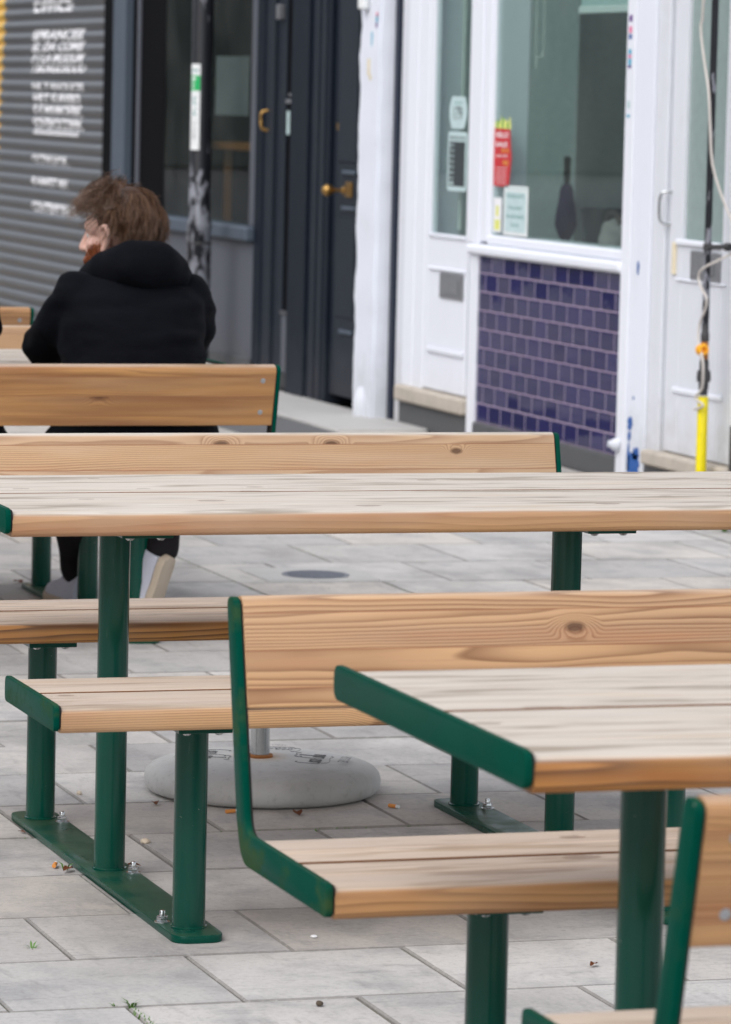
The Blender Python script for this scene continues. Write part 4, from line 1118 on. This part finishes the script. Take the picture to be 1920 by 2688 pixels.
weed(1.762, 6.70, .024, 18, 2, 'larger weed tuft in the lowest paving joint'); weed(1.735, 6.712, .012, 10, 3, 'tiny weed left of the larger tuft')
weed(1.945, 7.93, .03, 6, 4, 'tiny weed beside leaves at the left green foot')
r = random.Random(12)
weed(5.80, 13.85, .09, 30, 5, 'bright weed clump at far right under the middle tabletop')
bm = bmesh.new()
for k in range(900):
    L_ = r.choice([(3.62, None), (None, 8.28), (None, 9.06), (None, 12.54), (4.09, None), (3.86, None), (1.76, 6.5), (None, 13.07), (None, 10.2)])
    x = L_[0] if L_[0] else r.uniform(1.6, 5.5); y = L_[1] if L_[1] else r.uniform(11.9, 14)
    if L_[0] and L_[1]: y = L_[1]+r.uniform(-.2, .2)
    x += r.gauss(0, .004); y += r.gauss(0, .004); h = .004*r.random(); a = r.random()*3.14
    c, s = math.cos(a)*.003, math.sin(a)*.003
    bm.faces.new([bm.verts.new(p) for p in ((x-c, y-s, -.006), (x+c, y+s, -.006), (x+s, y-c, h))])
tag(obj('joint_moss', bm, M['leaf2'], None, 0), 'moss and tiny seedlings growing along the paving joints', 'moss', kind='stuff')
DC = thing('drain_cover', 'round grey iron cover set in a pale square flag', 'drain cover', (3.915, 12.69, 0))
obj('surround', box(3.72, 4.09, 12.56, 12.90, -.02, .0065, bev=.004), M['stone2'], DC)
cv = add_lathe(bmesh.new(), [(.108, .0067), (.108, .0085), (.104, .0095), (.100, .0095), (.098, .0078), (0, .0078)], (3.915, 12.69, 0), 40)
obj('lid', cv, M['cover'], DC)
cg = bmesh.new()
for k in range(-5, 6):
    w = math.sqrt(max(.0001, .09**2-(k*.016)**2)); add_box(cg, 3.915-w, 3.915+w, 12.69+k*.016-.004, 12.69+k*.016+.004, .0079, .0098)
obj('grid_ribs', cg, M['cover'], DC, 0)

# ---------------------------------------------------------------- seated people
def add_capsule(bm, a, b, ra, rb, n=20, sq=(1, 1), side=None):
    """Tapered limb from a to b with round ends; sq squashes the section along (side, other)."""
    a, b = Vector(a), Vector(b); d = (b-a); L = d.length; d.normalize()
    s = side.copy() if side is not None else (d.cross(Vector((0, 0, 1))) if abs(d.z) < .9 else d.cross(Vector((0, 1, 0))))
    s = (s - d*s.dot(d)).normalized(); q = d.cross(s)
    rings = []
    prof = [(-math.cos(t)*ra, math.sin(t)*ra) for t in [PI/2*k/5 for k in range(0, 6)]]
    prof = [(h, r) for h, r in prof] + [(L+math.sin(t)*rb, math.cos(t)*rb) for t in [PI/2*k/5 for k in range(0, 6)]]
    for h, r in prof:
        if r < 1e-6: rings.append([bm.verts.new(a+d*h)])
        else: rings.append([bm.verts.new(a+d*h+(s*math.cos(2*PI*k/n)*sq[0]+q*math.sin(2*PI*k/n)*sq[1])*r) for k in range(n)])
    for A, B in zip(rings, rings[1:]):
        for k in range(n):
            k2 = (k+1) % n
            if len(A) == 1: bm.faces.new((A[0], B[k2], B[k]))
            elif len(B) == 1: bm.faces.new((A[k], A[k2], B[0]))
            else: bm.faces.new((A[k], A[k2], B[k2], B[k]))
def add_ell(bm, c, r, rot=None, n=20, m=12):
    c = Vector(c); R3 = rot.to_3x3() if rot is not None else Matrix.Identity(3)
    rings = [[bm.verts.new(c + R3 @ Vector((0, 0, -r[2])))]]
    for j in range(1, m):
        t = -PI/2+PI*j/m
        rings.append([bm.verts.new(c+R3 @ Vector((r[0]*math.cos(t)*math.cos(2*PI*k/n), r[1]*math.cos(t)*math.sin(2*PI*k/n), r[2]*math.sin(t)))) for k in range(n)])
    rings.append([bm.verts.new(c + R3 @ Vector((0, 0, r[2])))])
    for A, B in zip(rings, rings[1:]):
        for k in range(n):
            k2 = (k+1) % n
            if len(A) == 1: bm.faces.new((A[0], B[k2], B[k]))
            elif len(B) == 1: bm.faces.new((A[k], A[k2], B[0]))
            else: bm.faces.new((A[k], A[k2], B[k2], B[k]))
def fuse(bm, voxel, smooth_it, disp=None):
    """Join overlapping pieces into one continuous skin."""
    bmesh.ops.recalc_face_normals(bm, faces=bm.faces)
    me = bpy.data.meshes.new('fuse'); bm.to_mesh(me); bm.free()
    o = bpy.data.objects.new('fuse', me); COL.objects.link(o)
    m = o.modifiers.new('r', 'REMESH'); m.mode = 'VOXEL'; m.voxel_size = voxel; m.use_smooth_shade = True
    s = o.modifiers.new('s', 'SMOOTH'); s.factor = .5; s.iterations = smooth_it
    dg = bpy.context.evaluated_depsgraph_get()
    res = bpy.data.meshes.new_from_object(o.evaluated_get(dg))
    bpy.data.objects.remove(o); bpy.data.meshes.remove(me)
    b2 = bmesh.new(); b2.from_mesh(res); bpy.data.meshes.remove(res)
    if disp:
        b2.normal_update()
        mv = [(v, v.normal*disp(v.co)) for v in b2.verts]
        for v, d in mv: v.co += d
    return b2
from mathutils import noise as mnoise

U0 = 2.915
HEADC = Vector((2.920, 11.39, 1.116)); HROT = Matrix.Rotation(math.radians(50), 3, 'Z') @ Matrix.Rotation(math.radians(-4), 3, 'X')
def H(x, y, z): return HEADC + HROT @ Vector((x, y, z))
def head_body_bm():
    bm = bmesh.new(); hr = HROT
    add_ell(bm, H(0, -.012, .04), (.074, .094, .092), hr)
    add_ell(bm, H(0, .035, -.035), (.060, .062, .078), hr)
    add_ell(bm, H(0, .058, -.093), (.030, .030, .026), hr)
    add_capsule(bm, H(-.03, .052, .036), H(.03, .052, .036), .036, .036)       # brow
    add_capsule(bm, H(0, .092, .022), H(0, .112, -.022), .009, .014, 14)        # nose
    for s in (-1, 1):
        add_ell(bm, H(s*.011, .103, -.026), (.009, .011, .008), hr, 12, 8)
        add_ell(bm, H(s*.040, .062, -.015), (.024, .022, .022), hr, 14, 8)       # cheek
    add_capsule(bm, H(-.018, .090, -.056), H(.018, .090, -.056), .010, .010, 12)  # lips
    add_capsule(bm, H(-.014, .089, -.068), H(.014, .089, -.068), .009, .009, 12)
    add_capsule(bm, H(0, -.025, -.06), (U0, 11.335, .98), .056, .065)           # neck
    b = fuse(bm, .0045, 3)
    return b
def ear_bm(s):
    bm = bmesh.new()
    pts = [H(s*.077, 0.010, -.032), H(s*.088, -0.004, -.012), H(s*.096, -0.012, .012), H(s*.093, -0.006, .032), H(s*.084, 0.012, .030), H(s*.076, 0.019, .012)]
    add_tube(bm, pts, lambda t: .0085-.002*t, 10, 4)
    add_ell(bm, H(s*.077, 0.008, .002), (.006, .016, .026), HROT, 14, 8)
    add_ell(bm, H(s*.077, 0.014, -.030), (.005, .009, .011), HROT, 12, 8)
    return bm
def hand_bm(w, d, side):
    """Relaxed hand resting on the table: w wrist point, d direction, side sign of the thumb."""
    bm = bmesh.new(); w, d = Vector(w), Vector(d).normalized(); up = Vector((0, 0, 1)); s = d.cross(up).normalized()*side
    add_capsule(bm, w-d*.03, w+d*.015, .026, .027, 16, (1, .75))
    for k in range(4):
        add_capsule(bm, w+d*.02+s*(.024-.016*k)*.8, w+d*(.085-.004*abs(k-1.2))+s*(.030-.020*k)*.95, .016, .012, 12)
        b0 = w+d*(.085-.004*abs(k-1.2))+s*(.030-.020*k)
        l = (.042, .047, .043, .033)[k]
        b1 = b0+d*l*.55+up*.004; b2 = b1+d*l*.42-up*.012; b3 = b2+d*l*.3-up*.014
        add_capsule(bm, b0, b1, .0095, .0088, 10); add_capsule(bm, b1, b2, .0088, .0080, 10); add_capsule(bm, b2, b3, .0080, .0070, 10)
    t0 = w+d*.025+s*.026; t1 = w+d*.055+s*.052-up*.006; t2 = w+d*.085+s*.060-up*.012
    add_capsule(bm, t0, t1, .014, .0105, 10); add_capsule(bm, t1, t2, .0105, .0085, 10)
    return bm
WL, WR = Vector((2.845, 11.70, .785)), Vector((3.00, 11.70, .785))
def body_bm():
    b = head_body_bm()
    for w, d, s in ((WL, (.45, 1, -.05), 1), (WR, (-.45, 1, -.05), -1)):
        add_bm(b, fuse(hand_bm(w, d, s), .0035, 2))
    for s in (-1, 1): add_bm(b, fuse(ear_bm(s), .003, 2))
    # torso core under the clothes keeps head and hands one figure
    core = bmesh.new()
    add_capsule(core, (U0, 11.325, 1.0), (U0, 11.24, .86), .05, .09); add_capsule(core, (U0, 11.24, .86), (U0, 11.17, .58), .09, .11)
    for sx, e, w in ((-1, (2.72, 11.42, .805), WL), (1, (3.125, 11.42, .815), WR)):
        add_capsule(core, (U0+sx*.03, 11.255, .93), (U0+sx*.14, 11.255, .945), .035, .03); add_capsule(core, (U0+sx*.14, 11.255, .945), e, .03, .028); add_capsule(core, e, w, .028, .024)
    add_bm(b, fuse(core, .012, 2))
    return b
def folds(co):
    n = mnoise.noise(Vector((co.x*7, co.y*7, co.z*22))) * .010 + mnoise.noise(Vector((co.x*14+3, co.y*14, co.z*34))) * .005
    return n
def hoodie_bm():
    bm = bmesh.new()
    Y = Vector((1, 0, 0))
    def sec(c, rx, ry): return (Vector(c), rx, ry)
    S = [sec((U0, 11.175, .50), .235, .155), sec((U0, 11.165, .57), .240, .160), sec((U0, 11.165, .64), .222, .158), sec((U0, 11.18, .72), .205, .158), sec((U0, 11.205, .80), .200, .160), sec((U0+.003, 11.23, .88), .203, .158),
         sec((U0+.005, 11.25, .95), .200, .140), sec((U0+.008, 11.27, 1.0), .165, .110), sec((U0+.008, 11.30, 1.035), .105, .088), sec((U0+.005, 11.32, 1.06), .07, .07)]
    n = 40; rings = []
    for c, rx, ry in S:
        rings.append([bm.verts.new(c+Vector((rx*math.copysign(abs(math.cos(t))**.8, math.cos(t)), ry*math.copysign(abs(math.sin(t))**.9, math.sin(t)), 0))) for t in [2*PI*k/n for k in range(n)]])
    for A, B in zip(rings, rings[1:]):
        for k in range(n): bm.faces.new((A[k], A[(k+1) % n], B[(k+1) % n], B[k]))
    bm.faces.new(rings[0][::-1]); bm.faces.new(rings[-1])
    # shoulders and sleeves
    add_capsule(bm, (2.79, 11.265, .955), (3.06, 11.265, .957), .070, .070)
    for pts in ([(2.765, 11.255, .955), (2.728, 11.31, .87), (2.712, 11.41, .812)], [(2.712, 11.41, .812), (2.765, 11.55, .803), (2.842, 11.68, .789)]):
        add_capsule(bm, pts[0], pts[1], .071 if pts[0][2] > .9 else .062, .064 if pts[0][2] > .9 else .052); add_capsule(bm, pts[1], pts[2], .064 if pts[0][2] > .9 else .052, .061 if pts[0][2] > .9 else .040)
    for pts in ([(3.085, 11.255, .955), (3.118, 11.31, .875), (3.122, 11.40, .820)], [(3.122, 11.40, .820), (3.075, 11.55, .806), (3.003, 11.68, .789)]):
        add_capsule(bm, pts[0], pts[1], .071 if pts[0][2] > .9 else .062, .066 if pts[0][2] > .9 else .052); add_capsule(bm, pts[1], pts[2], .066 if pts[0][2] > .9 else .052, .062 if pts[0][2] > .9 else .040)
    return fuse(bm, .009, 5, folds)
def hood_bm():
    bm = bmesh.new()
    P = [(2.822, 11.42, .975), (2.825, 11.33, 1.008), (2.850, 11.24, 1.034), (2.905, 11.185, 1.048), (2.965, 11.18, 1.048), (3.025, 11.21, 1.028), (3.065, 11.28, 1.003), (3.05, 11.38, .985)]
    for i, (a, b) in enumerate(zip(P, P[1:])):
        ra = (.026, .038, .056, .071, .071, .056, .038, .026)[i]; rb = (.026, .038, .056, .071, .071, .056, .038, .026)[i+1]
        add_capsule(bm, a, b, ra, rb, 18)
    # the upper rim standing up behind the neck and the sag of the bag below
    Q = [(2.825, 11.40, 1.005), (2.842, 11.30, 1.052), (2.885, 11.235, 1.085), (2.938, 11.215, 1.097), (2.99, 11.225, 1.092), (3.04, 11.27, 1.060), (3.055, 11.34, 1.03)]
    for a, b in zip(Q, Q[1:]): add_capsule(bm, a, b, .020, .020, 14)
    return fuse(bm, .007, 6, lambda co: mnoise.noise(Vector((co.x*16, co.y*16, co.z*12)))*.007)
def trouser_bm():
    bm = bmesh.new()
    add_capsule(bm, (2.82, 11.19, .535), (3.01, 11.19, .535), .085, .085)
    for hip, knee, ank in (((2.835, 11.2, .535), (2.845, 11.68, .515), (2.96, 11.97, .12)), ((3.0, 11.2, .535), (3.105, 11.62, .50), (3.022, 11.245, .262))):
        add_capsule(bm, hip, knee, .086, .066); add_capsule(bm, knee, ank, .064, .050)
    return fuse(bm, .010, 4, lambda co: mnoise.noise(Vector((co.x*12, co.y*12, co.z*14)))*.006)
SHOE = {}
def shoe_parts():
    # local: y forward, z up, heel at origin
    out = [(-.030, .0), (-.036, .03), (-.034, .08), (-.040, .15), (-.047, .20), (-.044, .24), (-.028, .268), (0, .277), (.024, .266), (.038, .238), (.040, .195), (.036, .14), (.033, .08), (.036, .03), (.030, 0), (0, -.012)]
    bm = bmesh.new(); add_prism(bm, [Vector(p) for p in out], lambda a, b, t: (a, b + 0, t + max(0, (b-.2))*.12), 0, .028, .004)
    up = bmesh.new()
    S = [(.002, .030, .085, 0), (.03, .034, .095, 0), (.06, .034, .09, 0), (.10, .033, .075, 0), (.15, .037, .058, 0), (.20, .042, .044, 0), (.24, .038, .032, .004), (.265, .022, .018, .008)]
    n = 20; rings = []
    for y, w, h, l in S: rings.append([up.verts.new((w*math.cos(t), y, .029 + l + h*max(0.0, math.sin(t)))) for t in [-.05+(PI+.1)*k/(n-1) for k in range(n)]])
    for A, B in zip(rings, rings[1:]):
        for k in range(n-1): up.faces.new((A[k], A[k+1], B[k+1], B[k]))
        up.faces.new((A[n-1], A[0], B[0], B[n-1]))
    up.faces.new(rings[0]); up.faces.new(rings[-1][::-1]); bmesh.ops.recalc_face_normals(up, faces=up.faces)
    lc = bmesh.new()
    for k in range(5): add_tube(lc, [(-.022, .095+.018*k, .108-.011*k), (0, .10+.018*k, .116-.012*k), (.022, .095+.018*k, .108-.011*k)], .0028, 6)
    return bm, up, lc
def tinted(bm):
    return bm
def strands(seeds, rnd, rad, segs=6):
    """seeds: list of polyline point lists -> tapered three sided strands with a tint attribute."""
    bm = bmesh.new(); lay = bm.loops.layers.float_color.new('tint')
    for pts in seeds:
        t = min(1, max(0, rnd.gauss(.45, .28))); n0 = len(bm.faces)
        P = pts; rings = []
        for i, p in enumerate(P):
            d = (P[min(i+1, len(P)-1)]-P[max(i-1, 0)]).normalized(); s = d.cross(Vector((.3, .2, .9))).normalized(); q = d.cross(s)
            f = i/(len(P)-1); r = rad*(1-.75*f*f)
            rings.append([bm.verts.new(p+(s*math.cos(a)+q*math.sin(a))*r) for a in (0, 2.09, 4.19)])
        for A, B in zip(rings, rings[1:]):
            for k in range(3):
                f = bm.faces.new((A[k], A[(k+1) % 3], B[(k+1) % 3], B[k]))
                for lp in f.loops: lp[lay] = (t, t, t, 1)
    return bm
def hair_bm(seed=1):
    r = random.Random(seed); L = []
    base = []
    N = 12000
    for i in range(N):
        # root on the skull, local head frame
        while True:
            v = Vector((r.gauss(0, 1), r.gauss(0, 1), r.gauss(0, 1))).normalized()
            hairline = -.30 if v.y < -.1 else (.05 + .55*max(0, v.y))
            if abs(v.x) > .5 and -.10 < v.y < .8 and v.z < .14: continue
            if v.y > .3 and abs(v.x) > .3 and v.z < .40: continue
            if v.z > hairline-.25*max(0, -v.y): break
        root = Vector((v.x*.074, -.012+v.y*.094, .040+v.z*.092))
        cl = mnoise.noise(v*2.4)*.5+mnoise.noise(v*5.0)*.5; cl2 = mnoise.noise(v*3.1+Vector((5, 1, 2)))
        front = max(0.0, min(1.0, (v.y-.05)/.5)) if v.z > -.1 else 0.0
        side = max(0.0, 1-abs(v.z+.1)/.75)*min(1.0, abs(v.x)*1.3)
        back = max(0.0, -v.y)
        flow = Vector((v.x*.35, .26, .25))*(.25+front) + Vector((v.x*.05, -.55, -.75))*side*(1-front) + Vector((v.x*.3, -.25, -.95))*back
        flow += Vector((cl*.75, cl2*.6, cl*.45))
        flow = flow - v*flow.dot(v)*.8
        if flow.length < .05: flow = Vector((.3, .5, 0))
        flow.normalize()
        lift = .14+.18*cl + .30*front + .10*max(0, v.z)
        ln = (.040+.030*r.random())*(1-.2*front)*(1-.25*side)*(1+.25*back)
        curl = (.009+.010*r.random())*(1+1.6*front); ph = cl*9+r.random()*.3
        pts = []
        for k in range(7):
            t = k/6
            p = root + v*(.004+lift*ln*math.sin(min(1, t*1.25)*PI/2)*(1-.35*t)) + flow*ln*t
            p += Vector((math.sin(ph+t*5), math.cos(ph*1.3+t*5), math.sin(ph*.7+t*4)))*curl*t
            p.z -= .012*t*t*(1-front)
            pts.append(H(*p))
        L.append(pts)
    bm = strands(L, r, .00065)
    return bm
def scalp_bm():
    bm = bmesh.new(); lay = None
    add_ell(bm, H(0, -.020, .048), (.081, .097, .094), HROT, 24, 14)
    add_ell(bm, H(0, -.050, -.01), (.068, .056, .075), HROT, 20, 12)
    add_ell(bm, H(0, .035, .105), (.062, .060, .034), HROT, 20, 12)
    b = fuse(bm, .006, 4, lambda co: mnoise.noise(co*40)*.006)
    inv = HROT.transposed()
    kill = []
    for f in b.faces:
        l = inv @ (f.calc_center_median()-HEADC)
        if (l.y > .045 and l.z < .070) or (abs(l.x) > .055 and -.04 < l.y < .05 and l.z < .034) or l.z < -.085: kill.append(f)
    bmesh.ops.delete(b, geom=kill, context='FACES')
    lay = b.loops.layers.float_color.new('tint')
    for f in b.faces:
        for lp in f.loops: lp[lay] = (.12, .12, .12, 1)
    return b
def beard_bm():
    from mathutils.bvhtree import BVHTree
    hb = head_body_bm(); tree = BVHTree.FromBMesh(hb)
    r = random.Random(5); L = []; tries = 0
    while len(L) < 3200 and tries < 30000:
        tries += 1
        if r.random() < .72:
            s = r.choice((-1, 1)); y = r.uniform(.0, .095); z = -.115+.115*r.random()
            top = -.012 - .030*max(0, (y-.052)/.04)**1.0 - .012*max(0, (.030-y)/.03)
            if z > top + r.gauss(0, .004): continue
            if y < .012 and r.random() < .5: continue
            o, d = H(s*.2, y, z), HROT @ Vector((-s, 0, 0))
        else:
            x = r.uniform(-.035, .035); z = r.uniform(-.118, -.044)
            if -.070 < z < -.054 and abs(x) < .02: continue
            o, d = H(x, .3, z), HROT @ Vector((0, -1, 0))
        hit, nrm, _, _ = tree.ray_cast(o, d)
        if hit is None: continue
        ln = .007+.010*r.random()+(.008 if z < -.08 else 0)
        g = (HROT @ Vector((r.gauss(0, .15), .25+r.gauss(0, .15), -1))).normalized()
        g = (g - nrm*g.dot(nrm)*.9).normalized()
        L.append([hit + nrm*(.0005+.0035*math.sin(PI*.6*k/3)) + g*ln*k/3 for k in range(4)])
    hb.free()
    return strands(L, r, .0009)
def brow_bm():
    r = random.Random(6); L = []
    for s in (-1, 1):
        for i in range(60):
            t = r.random(); root = Vector((s*(.016+.034*t), .086-.020*t*t, .034+.006*math.sin(PI*t)))
            L.append([H(*(root+Vector((s*.007*k, -.001*k, .0015*k))*.6)) for k in range(3)])
    return strands(L, r, .0008)

def make_person(label):
    P = thing('person', label, 'person', (U0, 11.2, 0))
    b = obj('body', body_bm(), M['skin'], P, 80)
    hd = obj('hoodie', hoodie_bm(), M['hoodie'], P, 80); obj('hood', hood_bm(), M['hoodie'], hd, 80)
    obj('trousers', trouser_bm(), M['trousers'], P, 80)
    hr = obj('hair', hair_bm(), M['hair'], P, 80); obj('hair_mass', scalp_bm(), M['hair'], hr, 80)
    obj('beard', beard_bm(), M['beard'], P, 80); obj('eyebrows', brow_bm(), M['hair'], P, 80)
    for s in (-1, 1):
        e = bmesh.new(); add_ell(e, H(s*.031, .072, .012), (.0125, .0125, .0125), HROT, 16, 10); ey = obj('eye', e, M['eye'], P, 80)
        i = bmesh.new(); add_ell(i, H(s*.031, .0815, .012), (.0058, .0036, .0058), HROT, 14, 8); obj('iris', i, M['iris'], ey, 80)
    for T in (Matrix.Translation((2.962, 11.915, .001)) @ Matrix.Rotation(.08, 4, 'Z'),
              Matrix.Translation((3.030, 11.185, .232)) @ Matrix.Rotation(math.radians(38), 4, 'Z') @ Matrix.Rotation(math.radians(-70), 4, 'X') @ Matrix.Scale(.86, 4)):
        so, up, lc = shoe_parts()
        for q in (so, up, lc): bmesh.ops.transform(q, matrix=T, verts=q.verts)
        u = obj('shoe', up, M['shoe'], P, 60); obj('sole', so, M['sole'], u, 40); obj('laces', lc, M['shoe'], u, 60)
    return P
MAN = make_person('person in a black hoodie with brown hair and ginger beard, back turned, looking left')
# the neighbour on the same bench: mirrored copy with darker hair, almost wholly outside the picture
NB = MAN.copy(); COL.objects.link(NB); NB.name = 'person'
tag(NB, 'person in black of whom only one sleeve shows at the left edge', 'person')
NB.scale = (-1, 1, 1); NB.location = (2*2.617-U0, 11.2, 0)
for ch in list(MAN.children):
    c = ch.copy(); COL.objects.link(c); c.parent = NB
    for gch in ch.children:
        d = gch.copy(); COL.objects.link(d); d.parent = c
        if d.name.startswith('hair'):
            d.material_slots[0].link = 'OBJECT'; d.material_slots[0].material = M['hair2']
    if c.name.startswith(('hair', 'beard', 'eyebrow')):
        c.material_slots[0].link = 'OBJECT'; c.material_slots[0].material = M['hair2']

# ---------------------------------------------------------------- the far street, seen only in reflections
def tree(label, x, y, h, cr, seed):
    t = thing('street_tree', label, 'tree', (x, y, 0), 'street trees beyond the tables'); r = random.Random(seed)
    tb = bmesh.new(); add_tube(tb, [(x, y, -.05), (x+.1, y, h*.3), (x-.05, y+.1, h*.62)], lambda q: .20-.13*q, 12, 4)
    for k in range(9):
        a = k*2.4; z0 = h*(.30+.035*k); add_tube(tb, [(x, y, z0), (x+math.cos(a)*cr*.4, y+math.sin(a)*cr*.4, z0+h*.12), (x+math.cos(a)*cr*.75, y+math.sin(a)*cr*.75, z0+h*.25)], lambda q: .07-.055*q, 7, 3)
    obj('trunk', tb, M['bark'], t, 60)
    cl = [(Vector((r.gauss(0, .45)*cr, r.gauss(0, .45)*cr, h*.58+r.gauss(0, .19)*h)), cr*r.uniform(.2, .36)) for _ in range(60)]
    bm = bmesh.new()
    for c, q in cl:
        for k in range(260):
            d = Vector((r.gauss(0, 1), r.gauss(0, 1), r.gauss(0, 1))).normalized()*q*(.5+.5*r.random()); p = Vector((x, y, 0))+c+d
            s = .05+.05*r.random(); a = Vector((r.gauss(0, 1), r.gauss(0, 1), r.gauss(0, 1))).normalized(); b_ = a.orthogonal().normalized()
            bm.faces.new([bm.verts.new(p+o) for o in (a*s, b_*s*.5, -a*s, -b_*s*.5)])
    obj('crown', bm, M['leaf'], t, 0)
tree('spreading street tree across the road', -12.5, 30.0, 9.0, 3.2, 4)
def terrace(label, x0, x1, y0, y1, h, face):
    t = thing('brick_terrace', label, 'terrace', ((x0+x1)/2, (y0+y1)/2, 0))
    obj('wall', box(x0, x1, y0, y1, 0, h), M['stucco' if face == 'n' else 'brick2'], t, 0)
    obj('roof', box(x0-.2, x1+.2, y0-.2, y1+.2, h+.002, h+.4, bev=.05), M['roof'], t)
    n = 0 if face == 'n' else int(((x1-x0) if face == 'y' else (y1-y0))/2.6)
    for k in range(n):
        for z in (.9, 3.9, 6.6):
            if z+1.7 > h: continue
            if face == 'y':
                c = x0+2.6*(k+.5); f = obj('window', box(c-.55, c+.55, y0-.05, y0-.002, z, z+1.6, bev=.01), M['white'], t); obj('pane', box(c-.48, c+.48, y0-.058, y0-.0505, z+.08, z+1.52), M['black'], f, 0)
            else:
                c = y0+2.6*(k+.5); f = obj('window', box(x1+.002, x1+.05, c-.55, c+.55, z, z+1.6, bev=.01), M['white'], t); obj('pane', box(x1+.0505, x1+.058, c-.48, c+.48, z+.08, z+1.52), M['black'], f, 0)
terrace('plain dark terrace added out of view at the far end of the street', -30.0, 5.9, 84.0, 92.0, 6.0, 'n')  # unseen block added and toned dark to control what the shop windows reflect
terrace('long red brick terrace on the far side of the street', -24.0, -16.0, -10.0, 58.0, 8.5, 'x')
# ---------------------------------------------------------------- light, air, camera
w = bpy.data.worlds.new('World'); scene.world = w; w.use_nodes = True
nt_ = w.node_tree; nt_.nodes.clear()
sky = nt_.nodes.new('ShaderNodeTexSky'); sky.sky_type = 'NISHITA'; sky.sun_disc = False
SUN_EL, SUN_AZ = math.radians(48), math.radians(238)
sky.sun_elevation = SUN_EL; sky.sun_rotation = SUN_AZ; sky.air_density = 1.0; sky.dust_density = 2.0; sky.ozone_density = 1.0
hs_ = nt_.nodes.new('ShaderNodeHueSaturation'); hs_.inputs['Saturation'].default_value = .34
bg = nt_.nodes.new('ShaderNodeBackground'); bg.inputs['Strength'].default_value = .15
wo = nt_.nodes.new('ShaderNodeOutputWorld')
nt_.links.new(sky.outputs[0], hs_.inputs['Color']); nt_.links.new(hs_.outputs[0], bg.inputs[0]); nt_.links.new(bg.outputs[0], wo.inputs[0])
sl = bpy.data.lights.new('Sun', 'SUN'); sl.energy = .6; sl.angle = math.radians(60); sl.color = (1.0, .97, .93)
so = bpy.data.objects.new('Sun', sl); COL.objects.link(so)
# sky sun_rotation is measured from +Y towards +X
dirn = Vector((math.sin(SUN_AZ)*math.cos(SUN_EL), math.cos(SUN_AZ)*math.cos(SUN_EL), math.sin(SUN_EL)))
so.rotation_euler = (-dirn).to_track_quat('-Z', 'Y').to_euler(); so.location = dirn*30
cam = bpy.data.cameras.new('Camera'); co_ = bpy.data.objects.new('Camera', cam); COL.objects.link(co_)
Fv = Vector((0.3044072, 0.94743525, -0.09850231)); Rv = Vector((0.95250782, -0.30364037, 0.02305171)); Uv = Rv.cross(Fv)
mw = Matrix(((Rv.x, Uv.x, -Fv.x, 0), (Rv.y, Uv.y, -Fv.y, 0), (Rv.z, Uv.z, -Fv.z, 1.5251), (0, 0, 0, 1)))
co_.matrix_world = mw
cam.sensor_fit = 'HORIZONTAL'; cam.sensor_width = 36.0; cam.lens = 11037.3/1920*36.0
cam.clip_start = .1; cam.clip_end = 2000
cam.dof.use_dof = True; cam.dof.focus_distance = 8.0; cam.dof.aperture_fstop = cam.lens/1000/.0150; cam.dof.aperture_blades = 9
scene.camera = co_
scene.view_settings.view_transform = 'Standard'; scene.view_settings.look = 'None'; scene.view_settings.gamma = 1.0
scene.view_settings.exposure = 0.84
scene.render.engine = 'CYCLES'
scene.cycles.use_denoising = True
scene.cycles.max_bounces = 8; scene.cycles.transparent_max_bounces = 12
scene.cycles.sample_clamp_indirect = 6.0
